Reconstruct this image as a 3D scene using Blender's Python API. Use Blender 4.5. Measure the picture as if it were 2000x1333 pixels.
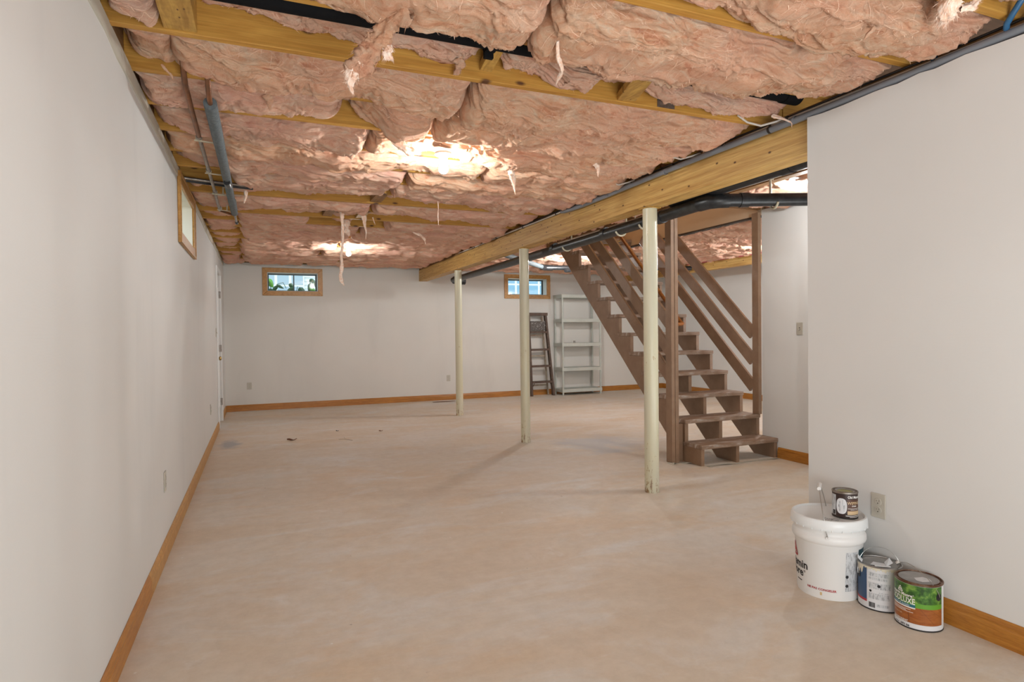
import bpy, bmesh, math, random
import numpy as np
from mathutils import Vector, Matrix

random.seed(7)
for o in list(bpy.data.objects):
    bpy.data.objects.remove(o)
S = bpy.context.scene
COL = S.collection
PI = math.pi

# ------------------------------------------------------------------ camera
YAW, PITCH, ROLL, FPX, CAMH = .395329, -.0151145, -.0114545, 1188.19, 1.24
def cam_basis():
    cy, sy = math.cos(YAW), math.sin(YAW)
    F = Vector((sy, cy, 0)); R = Vector((cy, -sy, 0)); U = Vector((0, 0, 1))
    F2 = F*math.cos(PITCH)+U*math.sin(PITCH); U2 = U*math.cos(PITCH)-F*math.sin(PITCH)
    return R*math.cos(ROLL)+U2*math.sin(ROLL), U2*math.cos(ROLL)-R*math.sin(ROLL), F2
cr, cu, cf = cam_basis()
cam = bpy.data.cameras.new('camera'); camo = bpy.data.objects.new('camera', cam); COL.objects.link(camo)
camo.matrix_world = Matrix(((cr.x, cu.x, -cf.x, 0), (cr.y, cu.y, -cf.y, 0), (cr.z, cu.z, -cf.z, CAMH), (0, 0, 0, 1)))
cam.sensor_width = 36; cam.lens = FPX*36/2000; cam.clip_start = .05; cam.clip_end = 200
S.camera = camo

# ------------------------------------------------------------------ world, lamps, exposure
W = bpy.data.worlds.new('overcast_sky'); S.world = W; W.use_nodes = True
bg = W.node_tree.nodes['Background']; bg.inputs[0].default_value = (.80, .91, 1.0, 1); bg.inputs[1].default_value = 3.0
S.view_settings.view_transform = 'Standard'; S.view_settings.look = 'None'
S.view_settings.gamma = 1; S.view_settings.use_curve_mapping = False
S.view_settings.exposure = 0.0
BULB = 720.0                                     # radiance of every bare bulb
BULBS = [(1.10, 3.73, 'bare light bulb hanging nearest, under the middle of the pink ceiling'),
         (1.10, 8.10, 'bare light bulb near the back wall, beside a long hanging white wisp'),
         (1.10, -.70, 'bare light bulb over the spot where the photographer stands'),
         (3.93, 3.40, 'bare light bulb in the nook between the near right wall and the light switch'),
         (4.46, 8.10, 'bare light bulb behind the top of the brown staircase'),
         (6.60, 6.00, 'bare light bulb in the far room right of the staircase')]
def area(name, loc, rot, size, size_y, power, col):
    l = bpy.data.lights.new(name, 'AREA'); l.shape = 'RECTANGLE'; l.size = size; l.size_y = size_y; l.energy = power; l.color = col
    o = bpy.data.objects.new(name, l); COL.objects.link(o); o.location = loc; o.rotation_euler = rot; return o
area('added_fill', (1.05, -.9, .55), (math.radians(140), 0, 0), 2.2, 1.0, 90, (.95, .985, 1.0))  # fill light added behind the camera to lift the ceiling
area('added_fill_far', (6.4, 3.25, 1.5), (math.radians(90), 0, 0), 2.0, 1.6, 30, (.97, .99, 1.0))  # added fill that brightens the far room, out of view
area('added_fill_nook', (3.55, 1.75, .45), (math.radians(150), 0, math.radians(25)), 1.3, .8, 24, (.96, .99, 1.0))  # unseen fill added behind the near right wall for the far ceiling
hall = bpy.data.lights.new('upstairs_hall_lamp', 'POINT'); hall.energy = 26; hall.color = (1, .70, .38); hall.shadow_soft_size = .12
ho = bpy.data.objects.new('upstairs_hall_lamp', hall); COL.objects.link(ho); ho.location = (4.05, 6.3, 4.3)

# ------------------------------------------------------------------ dimensions (m)
XL, XR, XW, XE = -.50, 2.649, 4.60, 8.0          # left wall, near right wall, stair wall, east wall
YB = 10.80                                       # back wall
ZJ = 2.415                                       # joist bottoms
ZS = 2.64                                        # subfloor
YBACK = -3.2

# ------------------------------------------------------------------ helpers
def mesh_from(name, V, Fc, smooth=False):
    me = bpy.data.meshes.new(name)
    me.from_pydata([tuple(v) for v in V], [], Fc)
    if smooth: me.polygons.foreach_set('use_smooth', [True]*len(me.polygons))
    me.update(); return me
def wloc(o):
    v = Vector((0, 0, 0))
    while o is not None: v = v+Vector(o.location); o = o.parent
    return v
def link(name, me, mat=None, parent=None):
    o = bpy.data.objects.new(name, me); COL.objects.link(o)
    if mat is not None: me.materials.append(mat)
    if parent is not None: o.parent = parent
    return o
def tag(o, label=None, cat=None, group=None, kind=None):
    if label: o['label'] = label
    if cat: o['category'] = cat
    if group: o['group'] = group
    if kind: o['kind'] = kind
    return o
def thing(name, label, cat, loc=(0, 0, 0), group=None):
    o = bpy.data.objects.new(name, None); COL.objects.link(o); o.location = loc; o.empty_display_size = .1
    return tag(o, label, cat, group)
class MB:
    def __init__(s): s.V = []; s.F = []; s.sm = False
    def add(s, V, F):
        n = len(s.V); s.V += [Vector(v) for v in V]; s.F += [tuple(i+n for i in f) for f in F]; return s
    def box(s, x0, x1, y0, y1, z0, z1):
        V = [(x, y, z) for z in (z0, z1) for y in (y0, y1) for x in (x0, x1)]
        return s.add(V, [(0, 2, 3, 1), (4, 5, 7, 6), (0, 1, 5, 4), (2, 6, 7, 3), (0, 4, 6, 2), (1, 3, 7, 5)])
    def beam(s, p0, p1, w, h, up=(0, 0, 1)):
        """rectangular bar from p0 to p1, w sideways, h along up"""
        p0, p1 = Vector(p0), Vector(p1); t = (p1-p0).normalized(); side = t.cross(Vector(up)).normalized(); u = side.cross(t)
        V = [p+side*a*w/2+u*b*h/2 for p in (p0, p1) for a, b in ((-1, -1), (1, -1), (1, 1), (-1, 1))]
        return s.add(V, [(0, 1, 2, 3), (7, 6, 5, 4), (0, 4, 5, 1), (1, 5, 6, 2), (2, 6, 7, 3), (3, 7, 4, 0)])
    def prism(s, poly, axis, a, b):
        """polygon (list of 2d) extruded along axis from a to b; axis 'x': 2d=(y,z); 'y': (x,z); 'z': (x,y)"""
        def P(q, t):
            return {'x': (t, q[0], q[1]), 'y': (q[0], t, q[1]), 'z': (q[0], q[1], t)}[axis]
        n = len(poly); V = [P(q, a) for q in poly]+[P(q, b) for q in poly]
        F = [tuple(range(n)), tuple(range(2*n-1, n-1, -1))]+[(i, i+n, (i+1) % n+n, (i+1) % n) for i in range(n)]
        return s.add(V, F)
    def tube(s, pts, r, n=12, cap=True):
        pts = [Vector(p) for p in pts]; m = len(pts)
        rr = r if isinstance(r, (list, tuple)) else [r]*m
        ref = Vector((0, 0, 1)); V = []
        for i, p in enumerate(pts):
            t = (pts[min(i+1, m-1)]-pts[max(i-1, 0)]).normalized()
            a = t.cross(ref)
            if a.length < .05: a = t.cross(Vector((1, 0, 0)))
            a.normalize(); b = a.cross(t)
            if i and a.dot(pa) < 0 and abs(a.dot(pa)) > .5: a, b = -a, -b
            pa = a
            for k in range(n):
                q = 2*PI*k/n; V.append(p+(a*math.cos(q)+b*math.sin(q))*rr[i])
        F = [(i*n+k, i*n+(k+1) % n, (i+1)*n+(k+1) % n, (i+1)*n+k) for i in range(m-1) for k in range(n)]
        if cap: F += [tuple(range(n-1, -1, -1)), tuple(range((m-1)*n, m*n))]
        return s.add(V, F)
    def lathe(s, prof, c=(0, 0, 0), n=48, axis='z'):
        V = []
        for r, z in prof:
            for k in range(n):
                q = 2*PI*k/n; x, y = r*math.cos(q), r*math.sin(q)
                V.append((c[0]+x, c[1]+y, c[2]+z) if axis == 'z' else (c[0]+z, c[1]+x, c[2]+y) if axis == 'x' else (c[0]+x, c[1]+z, c[2]+y))
        m = len(prof)
        F = [(i*n+k, i*n+(k+1) % n, (i+1)*n+(k+1) % n, (i+1)*n+k) for i in range(m-1) for k in range(n)]
        return s.add(V, F)
    def patch(s, c, r, a0, a1, z0, z1, n=None, thick=.0004):
        """curved label patch on a cylinder, angles in degrees"""
        n = n or max(2, int(abs(a1-a0)/5)); V = []
        for i in range(n+1):
            q = math.radians(a0+(a1-a0)*i/n)
            for z in (z0, z1):
                rr = (r if not callable(r) else r(z))+thick
                V.append((c[0]+rr*math.cos(q), c[1]+rr*math.sin(q), c[2]+z))
        return s.add(V, [(2*i, 2*i+2, 2*i+3, 2*i+1) for i in range(n)])
    def build(s, name, mat, parent=None, bevel=0, smooth=False, seg=2):
        off = wloc(parent) if parent is not None else Vector((0, 0, 0))
        me = mesh_from(name, [v-off for v in s.V], s.F)
        bm = bmesh.new(); bm.from_mesh(me); bmesh.ops.recalc_face_normals(bm, faces=bm.faces)
        bm.to_mesh(me); bm.free()
        o = link(name, me, mat, parent)
        if smooth:
            me.polygons.foreach_set('use_smooth', [True]*len(me.polygons))
            try: me.set_sharp_from_angle(angle=math.radians(40))
            except Exception: pass
        if bevel:
            md = o.modifiers.new('bevel', 'BEVEL'); md.width = bevel; md.segments = seg; md.limit_method = 'ANGLE'; md.angle_limit = math.radians(50)
        return o
def struct(mb, name, mat, parent=None, **k):
    o = mb.build(name, mat, parent, **k)
    if parent is None: o['kind'] = 'structure'
    return o

# ------------------------------------------------------------------ materials
def mat(name):
    m = bpy.data.materials.new(name); m.use_nodes = True; nt = m.node_tree
    return m, nt, nt.nodes['Principled BSDF']
def N(nt, t, **k):
    n = nt.nodes.new(t)
    for a, b in k.items():
        if a == 'i':
            for kk, vv in b.items(): n.inputs[kk].default_value = vv
        else: setattr(n, a, b)
    return n
def rgba(c): return (c[0], c[1], c[2], 1)
def ramp(nt, src, stops):
    r = N(nt, 'ShaderNodeValToRGB'); e = r.color_ramp.elements
    while len(e) < len(stops): e.new(.5)
    for x, (p, c) in zip(e, stops): x.position = p; x.color = rgba(c) if len(c) == 3 else c
    nt.links.new(src, r.inputs[0]); return r.outputs[0]
def mix(nt, fac, a, b, mode='MIX'):
    n = N(nt, 'ShaderNodeMix', data_type='RGBA', blend_type=mode)
    for sck, v in ((0, fac), (6, a), (7, b)):
        if hasattr(v, 'links'): nt.links.new(v, n.inputs[sck])
        else: n.inputs[sck].default_value = v if sck == 0 else rgba(v)
    return n.outputs[2]
def coords(nt, scale=(1, 1, 1), rnd=False, rot=(0, 0, 0)):
    tc = N(nt, 'ShaderNodeTexCoord'); mp = N(nt, 'ShaderNodeMapping'); mp.inputs['Scale'].default_value = scale; mp.inputs['Rotation'].default_value = rot
    src = tc.outputs['Object']
    if rnd:
        oi = N(nt, 'ShaderNodeObjectInfo'); ad = N(nt, 'ShaderNodeVectorMath', operation='MULTIPLY_ADD')
        ad.inputs[1].default_value = (37, 37, 37); nt.links.new(oi.outputs['Random'], ad.inputs[0]); nt.links.new(src, ad.inputs[2]); src = ad.outputs[0]
    nt.links.new(src, mp.inputs[0]); return mp.outputs[0]
def noise(nt, vec, scale, detail=4, rough=.55, dist=0):
    n = N(nt, 'ShaderNodeTexNoise'); n.inputs['Scale'].default_value = scale; n.inputs['Detail'].default_value = detail
    n.inputs['Roughness'].default_value = rough; n.inputs['Distortion'].default_value = dist
    nt.links.new(vec, n.inputs['Vector']); return n.outputs[0]
def bump(nt, b, h, strength=.3, dist=.01):
    n = N(nt, 'ShaderNodeBump'); n.inputs['Strength'].default_value = strength; n.inputs['Distance'].default_value = dist
    nt.links.new(h, n.inputs['Height']); nt.links.new(n.outputs[0], b.inputs['Normal'])
def plain(name, col, rough=.5, metal=0, spec=.5):
    m, nt, b = mat(name); b.inputs['Base Color'].default_value = rgba(col); b.inputs['Roughness'].default_value = rough
    b.inputs['Metallic'].default_value = metal; b.inputs['Specular IOR Level'].default_value = spec
    return m
def speckled(name, col, col2, scale=30, rough=.6, lo=.45, hi=.65, bmp=.15, metal=0):
    m, nt, b = mat(name); v = coords(nt); f = noise(nt, v, scale, 6, .6)
    c = ramp(nt, f, [(lo, col), (hi, col2)]); nt.links.new(c, b.inputs['Base Color']); b.inputs['Roughness'].default_value = rough
    b.inputs['Metallic'].default_value = metal
    if bmp: bump(nt, b, f, bmp, .004)
    return m
def wood(name, light, dark, grain=(1, 14, 14), scale=3, knots=0, rough=.55, rnd=True, kp=None, knotcol=(.12, .05, .02), contrast=(.35, .7), bmp=.12, spec=.35):
    m, nt, b = mat(name); v = coords(nt, grain, rnd)
    f = noise(nt, v, scale, 6, .6, .6); c = ramp(nt, f, [(contrast[0], light), (contrast[1], dark)])
    v2 = coords(nt, (grain[0]*.6, grain[1]*5, grain[2]*5), rnd); f2 = noise(nt, v2, scale, 3, .5)
    c = mix(nt, .5, c, ramp(nt, f2, [(.3, (.62, .62, .62)), (.6, (1, 1, 1))]), 'MULTIPLY')
    if knots:
        gm = max(grain); v3 = coords(nt, (1, 1, 1), False); sp = N(nt, 'ShaderNodeSeparateXYZ'); nt.links.new(v3, sp.inputs[0]); cb = N(nt, 'ShaderNodeCombineXYZ')
        for q_, (ax_, sc_) in enumerate(kp):
            mq = N(nt, 'ShaderNodeMath', operation='MULTIPLY'); mq.inputs[1].default_value = sc_; nt.links.new(sp.outputs[ax_], mq.inputs[0]); nt.links.new(mq.outputs[0], cb.inputs[q_])
        v3 = cb.outputs[0]
        vo = N(nt, 'ShaderNodeTexVoronoi', voronoi_dimensions='2D'); vo.inputs['Scale'].default_value = knots; nt.links.new(v3, vo.inputs['Vector'])
        k = ramp(nt, vo.outputs['Distance'], [(.022, (1, 1, 1)), (.06, (0, 0, 0))]); c = mix(nt, k, c, knotcol)
    nt.links.new(c, b.inputs['Base Color']); b.inputs['Roughness'].default_value = rough; b.inputs['Specular IOR Level'].default_value = spec
    if bmp: bump(nt, b, f2, bmp, .003)
    return m

def m_wall(name, col, amt=.28):
    m, nt, b = mat(name)
    v = coords(nt); big = noise(nt, v, .9, 3, .5); c = ramp(nt, big, [(.36, tuple(x*.955 for x in col)), (.6, col)])
    st = noise(nt, coords(nt, (1, 1, .22)), 2.0, 4, .6); k = ramp(nt, st, [(.56, (0, 0, 0)), (.78, (amt, amt, amt))]); c = mix(nt, k, c, tuple(x*.72 for x in col))
    nt.links.new(c, b.inputs['Base Color']); b.inputs['Roughness'].default_value = .62; b.inputs['Specular IOR Level'].default_value = .3
    w1 = N(nt, 'ShaderNodeTexWave', wave_type='BANDS', bands_direction='Z'); w1.inputs['Scale'].default_value = 90; w1.inputs['Distortion'].default_value = 2; nt.links.new(v, w1.inputs[0])
    f = noise(nt, v, 160, 3, .6); ad = N(nt, 'ShaderNodeMath', operation='ADD'); nt.links.new(w1.outputs[1], ad.inputs[0]); nt.links.new(f, ad.inputs[1])
    bump(nt, b, ad.outputs[0], .05, .002); return m
M = {}
M['wall'] = m_wall('vinyl_wall_paper', (.70, .692, .672))
M['wall_back'] = m_wall('vinyl_wall_paper_back', (.71, .69, .65))
M['wall_white'] = m_wall('white_wall_paint', (.77, .77, .755), .05)
M['jamb'] = plain('white_jamb_paint', (.74, .74, .72), .45)
M['reveal'] = speckled('stained_white_reveal', (.86, .80, .69), (.62, .45, .24), 2.2, .6, .55, .8, 0)

def m_floor():
    m, nt, b = mat('dusty_painted_floor')
    v = coords(nt); vs = coords(nt, (.55, 1.6, 1), rot=(0, 0, .12))
    a = noise(nt, coords(nt, (.7, 1.1, 1), rot=(0, 0, .12)), 1.0, 8, .66, .5); c = ramp(nt, a, [(.32, (.63, .525, .405)), (.50, (.67, .59, .49)), (.66, (.685, .645, .585))])
    sw = noise(nt, coords(nt, (.55, 1.5, 1), rot=(0, 0, .3)), 1.5, 9, .70, .8); k = ramp(nt, sw, [(.50, (0, 0, 0)), (.66, (.8, .8, .8))]); c = mix(nt, k, c, (.705, .69, .66))
    o = noise(nt, coords(nt, (.7, 1.2, 1), rot=(0, 0, -.3)), 1.3, 8, .66, .5); k = ramp(nt, o, [(.53, (0, 0, 0)), (.68, (.8, .8, .8))]); c = mix(nt, k, c, (.655, .515, .365))
    sc = noise(nt, coords(nt, (2, 26, 1), rot=(0, 0, .2)), 2.6, 6, .74); k = ramp(nt, sc, [(.58, (0, 0, 0)), (.74, (.45, .45, .45))]); c = mix(nt, k, c, (.74, .71, .68))
    fg = noise(nt, v, 11, 9, .78); c = mix(nt, .6, c, ramp(nt, fg, [(.3, (.80, .78, .76)), (.6, (1, 1, 1))]), 'MULTIPLY')
    wv = noise(nt, coords(nt, (.9, 1.1, 1)), 2.4, 7, .66, .6); k = ramp(nt, wv, [(.62, (0, 0, 0)), (.72, (.55, .55, .55))]); c = mix(nt, k, c, (.76, .745, .73))
    # shade by the stairs painted in as soft grey, and a blue-grey stain by the left wall
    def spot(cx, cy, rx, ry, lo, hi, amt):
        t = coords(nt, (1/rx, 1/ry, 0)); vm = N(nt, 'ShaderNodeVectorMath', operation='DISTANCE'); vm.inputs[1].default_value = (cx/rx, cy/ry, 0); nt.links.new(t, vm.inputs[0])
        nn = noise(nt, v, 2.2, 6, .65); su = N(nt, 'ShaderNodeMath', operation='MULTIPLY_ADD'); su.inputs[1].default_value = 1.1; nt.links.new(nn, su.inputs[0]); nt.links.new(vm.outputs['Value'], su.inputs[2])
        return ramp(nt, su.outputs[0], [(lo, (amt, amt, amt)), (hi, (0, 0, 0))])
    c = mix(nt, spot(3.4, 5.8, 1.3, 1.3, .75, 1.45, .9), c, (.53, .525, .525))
    c = mix(nt, spot(-.33, 7.5, .30, .75, .75, 1.15, .9), c, (.36, .37, .38))
    # grime line along the left wall
    sx = N(nt, 'ShaderNodeSeparateXYZ'); nt.links.new(v, sx.inputs[0]); g = ramp(nt, sx.outputs[0], [(0, (0, 0, 0)), (1, (1, 1, 1))])
    fl = noise(nt, v, 26, 3, .5); k = ramp(nt, fl, [(.735, (0, 0, 0)), (.77, (.8, .8, .8))]); c = mix(nt, k, c, (.8, .78, .75))
    fd = noise(nt, coords(nt, (1, 1.3, 1)), 19, 3, .5); k = ramp(nt, fd, [(.745, (0, 0, 0)), (.775, (.6, .6, .6))]); c = mix(nt, k, c, (.25, .2, .16))
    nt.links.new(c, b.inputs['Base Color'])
    r = ramp(nt, a, [(.3, (.52, .52, .52)), (.7, (.68, .68, .68))]); nt.links.new(r, b.inputs['Roughness']); b.inputs['Specular IOR Level'].default_value = .35
    bump(nt, b, sc, .05, .003); return m
M['floor'] = m_floor()
M['joist'] = wood('spruce_joist', (.62, .335, .07), (.46, .21, .036), (1.2, 12, 12), 3, 1.5, .6, contrast=(.35, .75), kp=((0, 1.2), (2, 3)))
M['block'] = wood('spruce_block', (.60, .36, .09), (.36, .19, .045), (12, 1.5, 12), 4, 5, .6, kp=((1, 1.4), (0, 2.5)))
M['sill'] = wood('dark_sill', (.36, .20, .085), (.20, .095, .035), (12, 1.2, 12), 3, 0, .6)
M['beam'] = wood('pine_beam', (.66, .42, .14), (.47, .25, .065), (9, .5, 17), 3.2, 3.2, .5, contrast=(.38, .66), kp=((1, 1.25), (2, 2.2)), knotcol=(.085, .03, .008))
M['oak'] = wood('oak_trim', (.52, .225, .034), (.32, .11, .012), (12, 1.3, 16), 5, 0, .38, contrast=(.3, .75), spec=.5)
M['oakx'] = wood('oak_trim_x', (.52, .22, .034), (.31, .105, .012), (1.3, 12, 16), 5, 0, .38, contrast=(.3, .75), spec=.5)
M['oakl'] = wood('oak_casing', (.58, .31, .085), (.40, .18, .035), (8, 8, 8), 3, 0, .4, contrast=(.3, .75), spec=.5)
M['subfloor'] = wood('subfloor_boards', (.16, .09, .05), (.07, .035, .02), (1, 8, 8), 3, 0, .8)
M['brown'] = speckled('brown_stair_paint', (.255, .155, .095), (.30, .19, .12), 9, .42, .4, .65, .05)
def m_tread():
    m, nt, b = mat('worn_brown_tread')
    f = noise(nt, coords(nt, (1.2, 5, 5)), 4, 6, .68, .4); c = ramp(nt, f, [(.40, (.24, .145, .09)), (.54, (.32, .225, .165)), (.66, (.50, .44, .39))])
    nt.links.new(c, b.inputs['Base Color']); b.inputs['Roughness'].default_value = .55; bump(nt, b, f, .1, .003); return m
M['tread'] = m_tread()
M['column'] = None
def m_column():
    m, nt, b = mat('cream_column_paint'); v = coords(nt)
    f = noise(nt, coords(nt, (14, 14, 5)), 3, 6, .7); sx = N(nt, 'ShaderNodeSeparateXYZ'); nt.links.new(v, sx.inputs[0])
    ht = ramp(nt, sx.outputs[2], [(0, (.17, .17, .17)), (.12, (.07, .07, .07)), (.55, (0, 0, 0))])
    ad = N(nt, 'ShaderNodeMath', operation='ADD'); nt.links.new(f, ad.inputs[0]); nt.links.new(ht, ad.inputs[1])
    c = ramp(nt, ad.outputs[0], [(.655, (.62, .585, .42)), (.69, (.36, .22, .07)), (.75, (.20, .085, .03))])
    b2 = noise(nt, coords(nt, (3, 3, .7)), 2, 4); c = mix(nt, ramp(nt, b2, [(.4, (0, 0, 0)), (.7, (.55, .55, .55))]), c, (.54, .53, .46))
    nt.links.new(c, b.inputs['Base Color']); b.inputs['Roughness'].default_value = .33; bump(nt, b, f, .08, .003); return m
M['column'] = m_column()
M['black'] = speckled('black_pipe', (.012, .013, .015), (.03, .032, .035), 20, .36, .4, .7, .05)
M['soot'] = plain('matt_black_pipe', (.008, .008, .009), .8, 0, .1)
M['foam'] = speckled('grey_foam_sleeve', (.085, .105, .115), (.14, .165, .175), 60, .75, .4, .65, .2)
M['copper'] = speckled('aged_copper', (.30, .13, .06), (.16, .09, .06), 14, .4, .4, .7, .1, metal=.7)
M['steel'] = speckled('dull_steel', (.36, .33, .30), (.22, .18, .15), 25, .38, .4, .7, .05, metal=.8)
M['hanger'] = plain('cream_plastic', (.55, .50, .37), .45)
M['conduit'] = plain('grey_conduit', (.20, .22, .25), .4)
M['cable_w'] = plain('white_cable', (.62, .58, .52), .5)
M['cable_b'] = plain('dark_cable', (.02, .018, .018), .5)
M['blue'] = plain('blue_clip', (.03, .12, .25), .45)
M['plate'] = plain('ivory_plate', (.52, .49, .42), .38)
M['slot'] = plain('dark_slot', (.03, .025, .02), .6)
M['shelf'] = speckled('pale_grey_plastic', (.50, .525, .475), (.55, .57, .53), 8, .5, .4, .7, 0)
M['ladder'] = speckled('dark_paint_spattered_wood', (.085, .052, .036), (.15, .10, .075), 16, .6, .5, .72, .1)
M['ladderlight'] = speckled('worn_ladder_wood', (.42, .36, .28), (.28, .2, .14), 10, .6, .4, .7, .1)
def m_tray():
    m, nt, b = mat('spattered_tray'); f = noise(nt, coords(nt), 60, 2, .5); c = ramp(nt, f, [(.6, (.07, .058, .05)), (.66, (.5, .48, .45))]); nt.links.new(c, b.inputs['Base Color']); return m
M['tray'] = m_tray()
M['white'] = plain('white_plastic', (.80, .80, .79), .35)
M['lidwhite'] = plain('white_lid_plastic', (.80, .83, .84), .32)
M['ink'] = plain('black_ink', (.015, .016, .02), .5)
M['redink'] = plain('red_ink', (.42, .03, .04), .5)
M['whiteink'] = plain('white_ink', (.82, .81, .78), .5)
M['paper'] = plain('white_label_paper', (.72, .73, .75), .55)
M['navy'] = plain('navy_ink', (.03, .075, .17), .4)
M['teal'] = plain('dark_teal_ink', (.012, .05, .065), .4)
M['tealband'] = plain('teal_ink', (.02, .14, .19), .4)
M['tin'] = speckled('tin_lid', (.42, .41, .40), (.33, .32, .31), 20, .33, .4, .7, .04, metal=.75)
M['brownstain'] = speckled('brown_stained_rim', (.10, .035, .015), (.22, .14, .09), 30, .3, .4, .62, .05, metal=.3)
M['cream'] = plain('dried_cream_paint', (.70, .65, .52), .4)
M['olive'] = plain('olive_varnish', (.28, .26, .07), .25)
M['darkbrown'] = plain('dark_brown_label', (.035, .018, .016), .35)
M['midbrown'] = plain('brown_label_band', (.10, .045, .03), .4)
M['tanink'] = plain('tan_swatch', (.60, .44, .26), .5)
M['wire'] = plain('bail_wire', (.45, .44, .42), .3, .9)
M['bulb'] = None
def emis(name, col, s):
    m = bpy.data.materials.new(name); m.use_nodes = True; nt = m.node_tree; nt.nodes.clear()
    e = N(nt, 'ShaderNodeEmission'); e.inputs[0].default_value = rgba(col); e.inputs[1].default_value = s
    o = N(nt, 'ShaderNodeOutputMaterial'); nt.links.new(e.outputs[0], o.inputs[0]); return m
M['bulb'] = emis('lit_bulb_glass', (.97, 1.0, 1.0), BULB); M['bulb_bright'] = emis('lit_bright_bulb_glass', (.97, 1.0, 1.0), BULB*2.4)
M['porcelain'] = plain('white_porcelain', (.75, .74, .7), .25)
def m_print():
    m, nt, b = mat('fine_print'); v = coords(nt, (1, 1, 1))
    sx = N(nt, 'ShaderNodeSeparateXYZ'); nt.links.new(v, sx.inputs[0])
    mu = N(nt, 'ShaderNodeMath', operation='MULTIPLY'); mu.inputs[1].default_value = 300; nt.links.new(sx.outputs[2], mu.inputs[0])
    fr = N(nt, 'ShaderNodeMath', operation='FRACT'); nt.links.new(mu.outputs[0], fr.inputs[0])
    gt = N(nt, 'ShaderNodeMath', operation='GREATER_THAN'); gt.inputs[1].default_value = .45; nt.links.new(fr.outputs[0], gt.inputs[0])
    f = noise(nt, coords(nt, (260, 260, 40)), 1, 2, .6); k = ramp(nt, f, [(.42, (1, 1, 1)), (.5, (0, 0, 0))])
    mm = N(nt, 'ShaderNodeMath', operation='MULTIPLY'); nt.links.new(gt.outputs[0], mm.inputs[0]); nt.links.new(k, mm.inputs[1])
    c = mix(nt, mm.outputs[0], (.62, .64, .66), (.17, .18, .20)); nt.links.new(c, b.inputs['Base Color']); b.inputs['Roughness'].default_value = .5; return m
M['print'] = m_print()
def m_garden():
    m, nt, b = mat('printed_garden_photo'); f = noise(nt, coords(nt), 38, 3, .6)
    c = ramp(nt, f, [(.35, (.02, .07, .012)), (.5, (.06, .17, .025)), (.68, (.22, .38, .07))]); nt.links.new(c, b.inputs['Base Color']); b.inputs['Roughness'].default_value = .35; return m
M['garden'] = m_garden()
M['grassink'] = plain('printed_grass', (.12, .33, .03), .4)
M['deckink'] = wood('printed_deck', (.42, .145, .035), (.28, .075, .018), (3, 3, 14), 4, 0, .38, rnd=False)
M['deckline'] = plain('printed_deck_joint', (.10, .03, .01), .4)
M['glass'] = None
def m_glass():
    m = bpy.data.materials.new('window_glass'); m.use_nodes = True; nt = m.node_tree; nt.nodes.clear()
    t = N(nt, 'ShaderNodeBsdfTransparent'); t.inputs[0].default_value = (.93, .97, .96, 1); g = N(nt, 'ShaderNodeBsdfGlossy'); g.inputs['Roughness'].default_value = .03
    mx = N(nt, 'ShaderNodeMixShader'); mx.inputs[0].default_value = .06; o = N(nt, 'ShaderNodeOutputMaterial')
    nt.links.new(t.outputs[0], mx.inputs[1]); nt.links.new(g.outputs[0], mx.inputs[2]); nt.links.new(mx.outputs[0], o.inputs[0]); return m
M['glass'] = m_glass()
M['sash'] = plain('slate_sash', (.055, .075, .085), .45)
M['siding'] = plain('white_siding', (.72, .76, .78), .5)
M['pane'] = plain('neighbour_pane', (.22, .40, .55), .25)
M['pane2'] = plain('neighbour_pane_pale', (.36, .45, .53), .2)
M['leaf1'] = plain('bright_leaf', (.12, .42, .03), .4)
M['leaf2'] = plain('dark_leaf', (.02, .11, .045), .35)
M['leaf3'] = plain('yellow_bush', (.50, .50, .12), .6)
M['soil'] = speckled('garden_ground', (.20, .22, .15), (.40, .44, .40), 12, .9)
M['debris'] = plain('dry_leaf', (.20, .075, .035), .7)
M['vinyl'] = plain('curled_vinyl', (.50, .46, .38), .5)
M['pinkline'] = plain('pink_chalk_line', (.75, .16, .22), .6)
M['foil'] = plain('paper_tag', (.72, .76, .80), .4)
M['handrail'] = wood('varnished_handrail', (.40, .15, .035), (.24, .07, .015), (10, 1.5, 10), 4, 0, .3, rnd=False, spec=.5)
M['brass'] = plain('brass_knob', (.55, .38, .14), .3, .9)

def m_wool(name, pinkish, stops):
    m, nt, b = mat(name); v = coords(nt, (1, 1, 1))
    vs = coords(nt, (1, 2.4, 2.4))
    f = noise(nt, vs, 7, 6, .62, 1.4)
    c = ramp(nt, f, stops)
    g = noise(nt, v, 2.1, 3, .5); k = ramp(nt, g, [(.45, (0, 0, 0)), (.72, (.5, .5, .5))]); c = mix(nt, k, c, pinkish)
    h = noise(nt, coords(nt, (1, 4, 4)), 48, 5, .7, 2.0); c = mix(nt, .55, c, ramp(nt, h, [(.32, (.74, .59, .49)), (.55, (1, 1, 1))]), 'MULTIPLY')
    nt.links.new(c, b.inputs['Base Color']); b.inputs['Roughness'].default_value = 1; b.inputs['Specular IOR Level'].default_value = .05
    b.inputs['Sheen Weight'].default_value = .12; b.inputs['Sheen Tint'].default_value = (1, .85, .78, 1)
    h2 = noise(nt, coords(nt, (1, 3.2, 3.2)), 95, 4, .7, 2.5)
    ad = N(nt, 'ShaderNodeMath', operation='ADD'); nt.links.new(h, ad.inputs[0]); nt.links.new(h2, ad.inputs[1])
    bump(nt, b, ad.outputs[0], .75, .012); return m
M['wool'] = m_wool('peach_glass_wool', (.94, .49, .36), [(.30, (.72, .29, .155)), (.42, (.935, .52, .315)), (.58, (.96, .635, .425)), (.74, (.97, .78, .60))])
M['wool2'] = m_wool('pink_glass_wool', (.95, .49, .40), [(.30, (.74, .32, .20)), (.42, (.935, .54, .37)), (.58, (.96, .65, .48)), (.74, (.97, .79, .65))])
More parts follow.
